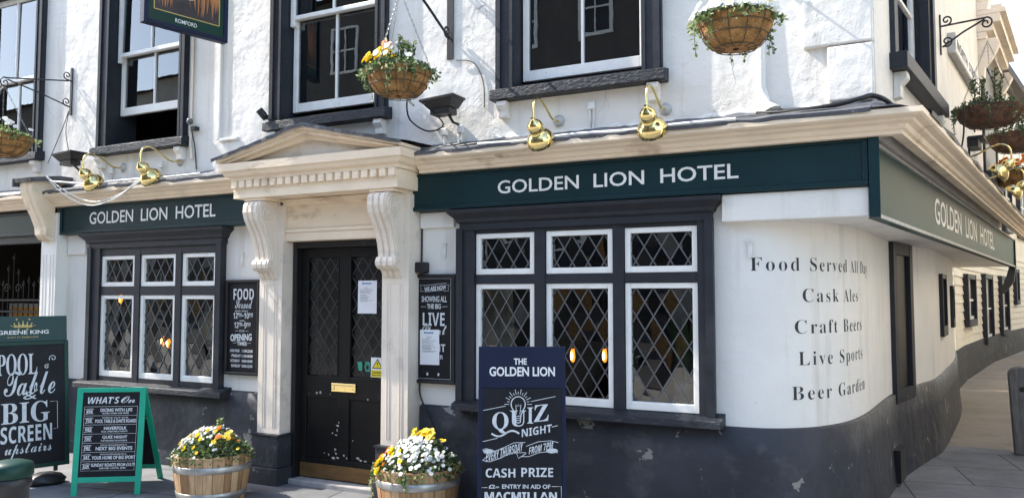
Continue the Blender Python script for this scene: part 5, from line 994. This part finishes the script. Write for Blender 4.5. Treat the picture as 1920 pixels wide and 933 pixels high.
# ================================================================== BARREL PLANTERS
def barrel(c, R, h, seed, label, fl, spires, nl):
    r = random.Random(seed); c = Vector(c); t = thing('barrel_planter', c, label, 'planter', 'half barrel planters by the door'); N_ = 26; prof = [(R*.84, 0), (R*.91, h*.3), (R*.965, h*.62), (R, h), (R*.93, h), (R*.90, h*.7)]
    ang = [0]; 
    while ang[-1] < 2*math.pi-.16: ang.append(ang[-1]+r.uniform(.17, .34))
    ang[-1] = 2*math.pi; b_ = MB()
    for i in range(len(ang)-1):
        a0, a1 = ang[i]+.006, ang[i+1]-.006; mi = r.randrange(5); k = 3; q = r.uniform(-.003, .004); dh = r.uniform(-.004, .004); vs = []
        for (pr, ph_) in prof:
            for s_ in range(k+1): a = a0+(a1-a0)*s_/k; vs.append(c+Vector(((pr+q)*math.cos(a), (pr+q)*math.sin(a), ph_+(dh if ph_ == h else 0))))
        m_ = k+1; b_.add(vs, [(j*m_+s_, j*m_+s_+1, (j+1)*m_+s_+1, (j+1)*m_+s_) for j in range(len(prof)-1) for s_ in range(k)], mi); b_.add([vs[j*m_] for j in range(4)], [(0, 1, 2, 3)], mi); b_.add([vs[j*m_+k] for j in range(4)], [(3, 2, 1, 0)], mi)
    part('staves', b_, WOODS, t)
    i_ = MB(); i_.lathe([(R*.82, .01), (R*.89, h*.3), (R*.94, h*.62), (R*.97, h*.985)], c, n=36); part('lining', i_, M['soil'], t)
    for z0, z1 in ((h*.66, h*.80), (h*.10, h*.24)):
        hp = MB(); f_ = lambda z: R*(.84+.07*z/(h*.3) if z < h*.3 else (.91+.055*(z-h*.3)/(h*.32) if z < h*.62 else .965+.035*(z-h*.62)/(h*.38)))
        hp.lathe([(f_(z0)+.004, z0), (f_(z0)+.0065, z0+.002), (f_(z1)+.0065, z1-.002), (f_(z1)+.004, z1)], c, n=56); part('hoop', hp, M['hoop'], t)
    s = MB(); s.lathe([(R*.925, h-.03), (R*.5, h-.01), (.01, h)], c, n=24); part('soil', s, M['soil'], t)
    f = MB(); cc = c+UPV*(h-.02); leaf_mound(r, cc, R*.97, R*.97, .19, nl, .036, (0, 0, 1, 1, 3, 2), f, -.0, 1.06)
    for (a, q, hh) in spires:
        b0 = cc+Vector((q*math.cos(a), q*math.sin(a), .06))
        for j in range(4): sprig(r, f, b0+Vector((r.uniform(-.02, .02), r.uniform(-.02, .02), 0)), b0+Vector((r.uniform(-.04, .04), r.uniform(-.04, .04), hh*r.uniform(.7, 1))), 26, .036, (1, 2, 2, 3))
    for (a, ln) in ((3.6, .2), (3.3, .25), (5.0, .1)) if seed == 52 else (): o_ = Vector((math.cos(a), math.sin(a), 0)); [trail(r, f, cc+o_*R+UPV*.03, ln*r.uniform(.8, 1.6), 26, .026, (1, 2, 2), o_) for _ in range(2)]
    part('foliage', f, LEAF, t)
    for kind, n_, (ux, uy, sp), sc, *dz in fl:
        for k in range(n_):
            while True:
                x, y = r.gauss(ux, sp), r.gauss(uy, sp)
                if math.hypot(x, y) < 1.02: break
            q = math.hypot(x, y); z = .19*max(0, 1-q**2.2)+r.uniform(.005, .04)+(dz[0]*r.uniform(.6, 1.1) if dz else 0); p = cc+Vector((R*x, R*y, z)); flower(t, kind, p, Vector((x*.9-.15, y*.6-.75, .75))+Vector((r.uniform(-.3, .3), r.uniform(-.3, .3), 0)), sc*r.uniform(.65, 1.25), r)
    kind, n_, (ux, uy, sp), sc = fl[0][:4]; m = MB(); pv = [v.co.copy() for v in pansy_mesh('white').vertices]; pf_ = [tuple(p.vertices) for p in pansy_mesh('white').polygons]
    for k in range(110):
        x, y = r.gauss(ux, sp), r.gauss(uy, sp); q = math.hypot(x, y)
        if q > 1.05: continue
        z = .19*max(0, 1-q**2.2)+r.uniform(-.005, .035); p = cc+Vector((R*x, R*y, z)); rot = Vector((x*.9+r.uniform(-.4, .4), y*.6-.6, .75)).to_track_quat('Z', 'Y'); s_ = sc*r.uniform(.6, 1.0)
        m.add([p+rot@(v*s_) for v in pv], pf_)
    tag(part('white_flower_mass', m, PET['white'], t), kind='stuff')
    return t
barrel((-5.22, 4.82, GZ), .305, .375, 51, 'half barrel planter of white, yellow and orange flowers left of the door', [('white', 98, (-.38, -.25, .36), .58), ('yellow', 8, (-.62, -.35, .12), .95), ('yellow', 14, (.22, -.55, .26), .85), ('orange', 6, (.45, -.2, .22), .85), ('yellow', 7, (.65, .1, .18), .8)], [(1.2, .03, .26), (2.2, .08, .17), (.3, .15, .12)], 1900)
barrel((-3.40, 5.12, GZ), .318, .385, 52, 'half barrel planter crowded with white flowers and yellow pansies in front of the right pilaster', [('white', 98, (.1, -.3, .42), .66), ('yellow', 24, (.02, .28, .19), 1.05, .055), ('yellow', 8, (-.55, -.5, .16), 1.0), ('orange', 16, (-.75, -.42, .14), 1.0), ('yellow', 6, (.1, -.75, .3), .9)], [(.6, .16, .14), (1.0, .14, .12), (1.7, .17, .13)], 1500)
# ================================================================== BOLLARDS
c = Vector((-3.19, 1.94, GZ)); t = thing('cast_bollard', c, 'squat dark bollard with a domed green cap at the pavement edge', 'bollard')
m = MB(); m.lathe([(.085, 0), (.085, .05), (.068, .07), (.066, .90), (.075, .915), (.075, .935), (.068, .945)], c, n=28); part('post', m, M['iron'], t)
m = MB(); m.lathe([(.076, .947), (.080, .955), (.080, .985), (.074, .998), (.045, 1.008), (.001, 1.011)], c, n=28); part('cap', m, M['deepgreen'], t)
c = Vector((.965, 10.0, GZ)); t = thing('timber_bollard', c, 'grey weathered timber bollard with a round dark hole in the alley', 'bollard'); m = MB(); pr = []
for i in range(13): a = math.pi*i/12; pr.append((.115*math.cos(a), .82+.09*math.sin(a)))
tl = Vector((-.05, 0, 1)).normalized(); ax = Vector((math.cos(rad(10)), -math.sin(rad(10))*0, 0)); poly = [c+Vector((-.125, 0, 0)), c+Vector((.125, 0, 0))]+[c+Vector((x_-z_*.055, 0, z_)) for x_, z_ in pr]
m.prism([p-Vector((0, .09, 0)) for p in poly], (0, .18, 0)); part('post', m, M['post'], t, .015)
m = MB(); m.disc(c+Vector((-.045, -.0925, .68)), (0, -1, 0), .028, 18); part('hole', m, M['black'], t)
# ================================================================== PASSAGE AND INTERIORS
t = thing('iron_gate', (-10.4, 6.4, 0), 'black spear-topped iron gate inside the carriage entrance', 'gate'); m = MB()
m.tube([(-12.2, 6.4, 1.55), (-8.9, 6.4, 1.55)], .018, 8); m.tube([(-12.2, 6.4, 1.40), (-8.9, 6.4, 1.40)], .014, 8); m.tube([(-12.2, 6.4, .15), (-8.9, 6.4, .15)], .018, 8); part('rail', m, M['iron'], t)
m = MB(); i = 0; x = -12.15
while x < -8.9:
    top_ = 1.72+(.05 if i % 2 else 0)+.36*math.exp(-((x+10.62)/.11)**2); m.tube([(x, 6.4, .1), (x, 6.4, top_)], .009, 6); m.lathe([(.001, .09), (.022, .025), (.008, .0)], (x, 6.4, top_), n=8); x += .11; i += 1
part('spear_bars', m, M['iron'], t)
m = MB()
for q in (-10.74, -10.50): m.tube([(q+a, 6.4, 1.70+b_) for a, b_ in spiral(0, 0, .07, 1.3, 0, 18)], .008, 5)
part('scroll', m, M['iron'], t)
t = thing('poster_frame', (-12.0, 7.5, .9), 'orange poster in a pale frame behind the iron gate', 'poster'); m = MB(); m.box(-12.52, -11.2, 7.5, 7.54, .3, 1.49); part('frame', m, M['greyplastic'], t); m = MB(); m.box(-12.46, -11.26, 7.49, 7.499, .36, 1.43); part('poster', m, M['orange'], t); m = MB(); m.disc((-12.0, 7.488, 1.22), (0, -1, 0), .07, 16); part('emblem', m, M['paper'], t)
def pendant(p, label, zc=2.5, s=1.):
    p = Vector(p); t = thing('pendant_bulb', p, label, 'pendant lamp', 'lit filament bulbs inside the pub'); m = MB(); m.tube([(p.x, p.y, p.z+.09*s), (p.x, p.y, zc)], .004, 6); part('flex', m, M['black'], t)
    m = MB(); m.lathe([(.016, .05), (.018, .1), (.001, .105)], p, n=12); part('holder', m, M['oldbrass'], t); m = MB(); m.lathe([(.001, -.075), (.015*s, -.065*s), (.023*s, -.03*s), (.020*s, .02*s), (.014, .052)], p+Vector((0, .02, 0)), n=16); part('bulb', m, M['bulbglass'], t); m = MB(); m.lathe([(.001, -.05), (.008*s, -.045*s), (.010*s, 0), (.001, .03)], p+Vector((0, -.012, 0)), n=10); part('filament', m, M['bulb'], t)
pendant((-2.85, 6.8, 1.07), 'left of the two lit bulbs behind the corner-side leaded window'); pendant((-2.54, 6.8, 1.08), 'right of the two lit bulbs behind the corner-side leaded window')
pendant((-9.58, 7.2, 1.57), 'lit bulb high in the left column of the left leaded window'); pendant((-8.64, 7.2, 1.0), 'lit bulb low in the middle column of the left leaded window', 2.5, 1.1); pendant((-8.86, 7.3, 1.02), 'second dim bulb low in the middle column of the left leaded window', 2.5, .8)
t = thing('round_mirror', (-6.50, 5.98, 1.305), 'pale round disc behind the right column of the left leaded window', 'mirror'); m = MB(); m.lathe([(.001, .0), (.14, .0), (.15, .012), (.15, .03), (.001, .032)], (-6.50, 5.98, 1.305), (.5, -1, 0), 32); part('face', m, M['white'], t); m = MB(); m.tube([(-6.50, 6.02, 1.16), (-6.50, 6.03, .4), (-6.50, 6.03, .0)], .015, 8); part('stand', m, M['iron'], t)
c = Vector((-1.60, 6.06, .70)); t = thing('potted_palm', c, 'green palm in a cream pot behind the right column of the corner-side window', 'potted plant'); m = MB(); m.lathe([(.001, 0), (.075, 0), (.085, .1), (.095, .24), (.088, .25), (.08, .2)], c, n=24); part('pot', m, M['pot'], t); m = MB(); r = random.Random(17)
for i in range(16):
    a = r.uniform(0, 6.28); l = r.uniform(.45, .8); p0 = c+UPV*.2; pts = [p0+Vector((math.cos(a)*l*.45*(k/6)**1.4, math.sin(a)*l*.3*(k/6)**1.4, l*(k/6)-.25*l*(k/6)**3)) for k in range(7)]; w_ = r.uniform(.018, .035); sd_ = Vector((-math.sin(a), math.cos(a), 0)); vs = []
    for k, p in enumerate(pts): ww = w_*math.sin(math.pi*(k+.6)/7.2); vs += [p-sd_*ww, p+sd_*ww]
    m.add(vs, [(2*k, 2*k+1, 2*k+3, 2*k+2) for k in range(6)])
part('fronds', m, M['palm'], t)
m = MB(); m.box(-3.7, -1.2, 5.95, 6.45, .62, .69); m.box(-3.6, -3.5, 6.0, 6.4, .0, .62); m.box(-1.4, -1.3, 6.0, 6.4, .0, .62); solo('window_table', m, M['kick'], (-2.5, 6.2, 0), 'dark wooden ledge table behind the corner-side window', 'table')
m = MB(); m.add([(x_-0.0, y_-.17, z_) for x_, y_, z_ in ((-3.42, 6.1, .75), (-3.08, 6.25, .75), (-3.14, 6.28, 1.66), (-3.32, 6.14, 1.66), (-3.40, 6.12, .75), (-3.06, 6.27, .75), (-3.12, 6.30, 1.66), (-3.30, 6.16, 1.66))], [(0, 1, 2, 3), (7, 6, 5, 4), (0, 4, 5, 1), (1, 5, 6, 2), (2, 6, 7, 3), (3, 7, 4, 0)]); solo('window_screen', m, M['pot'], (-3.35, 6.2, .75), 'cream tapered panel behind the left column of the corner-side window', 'screen')
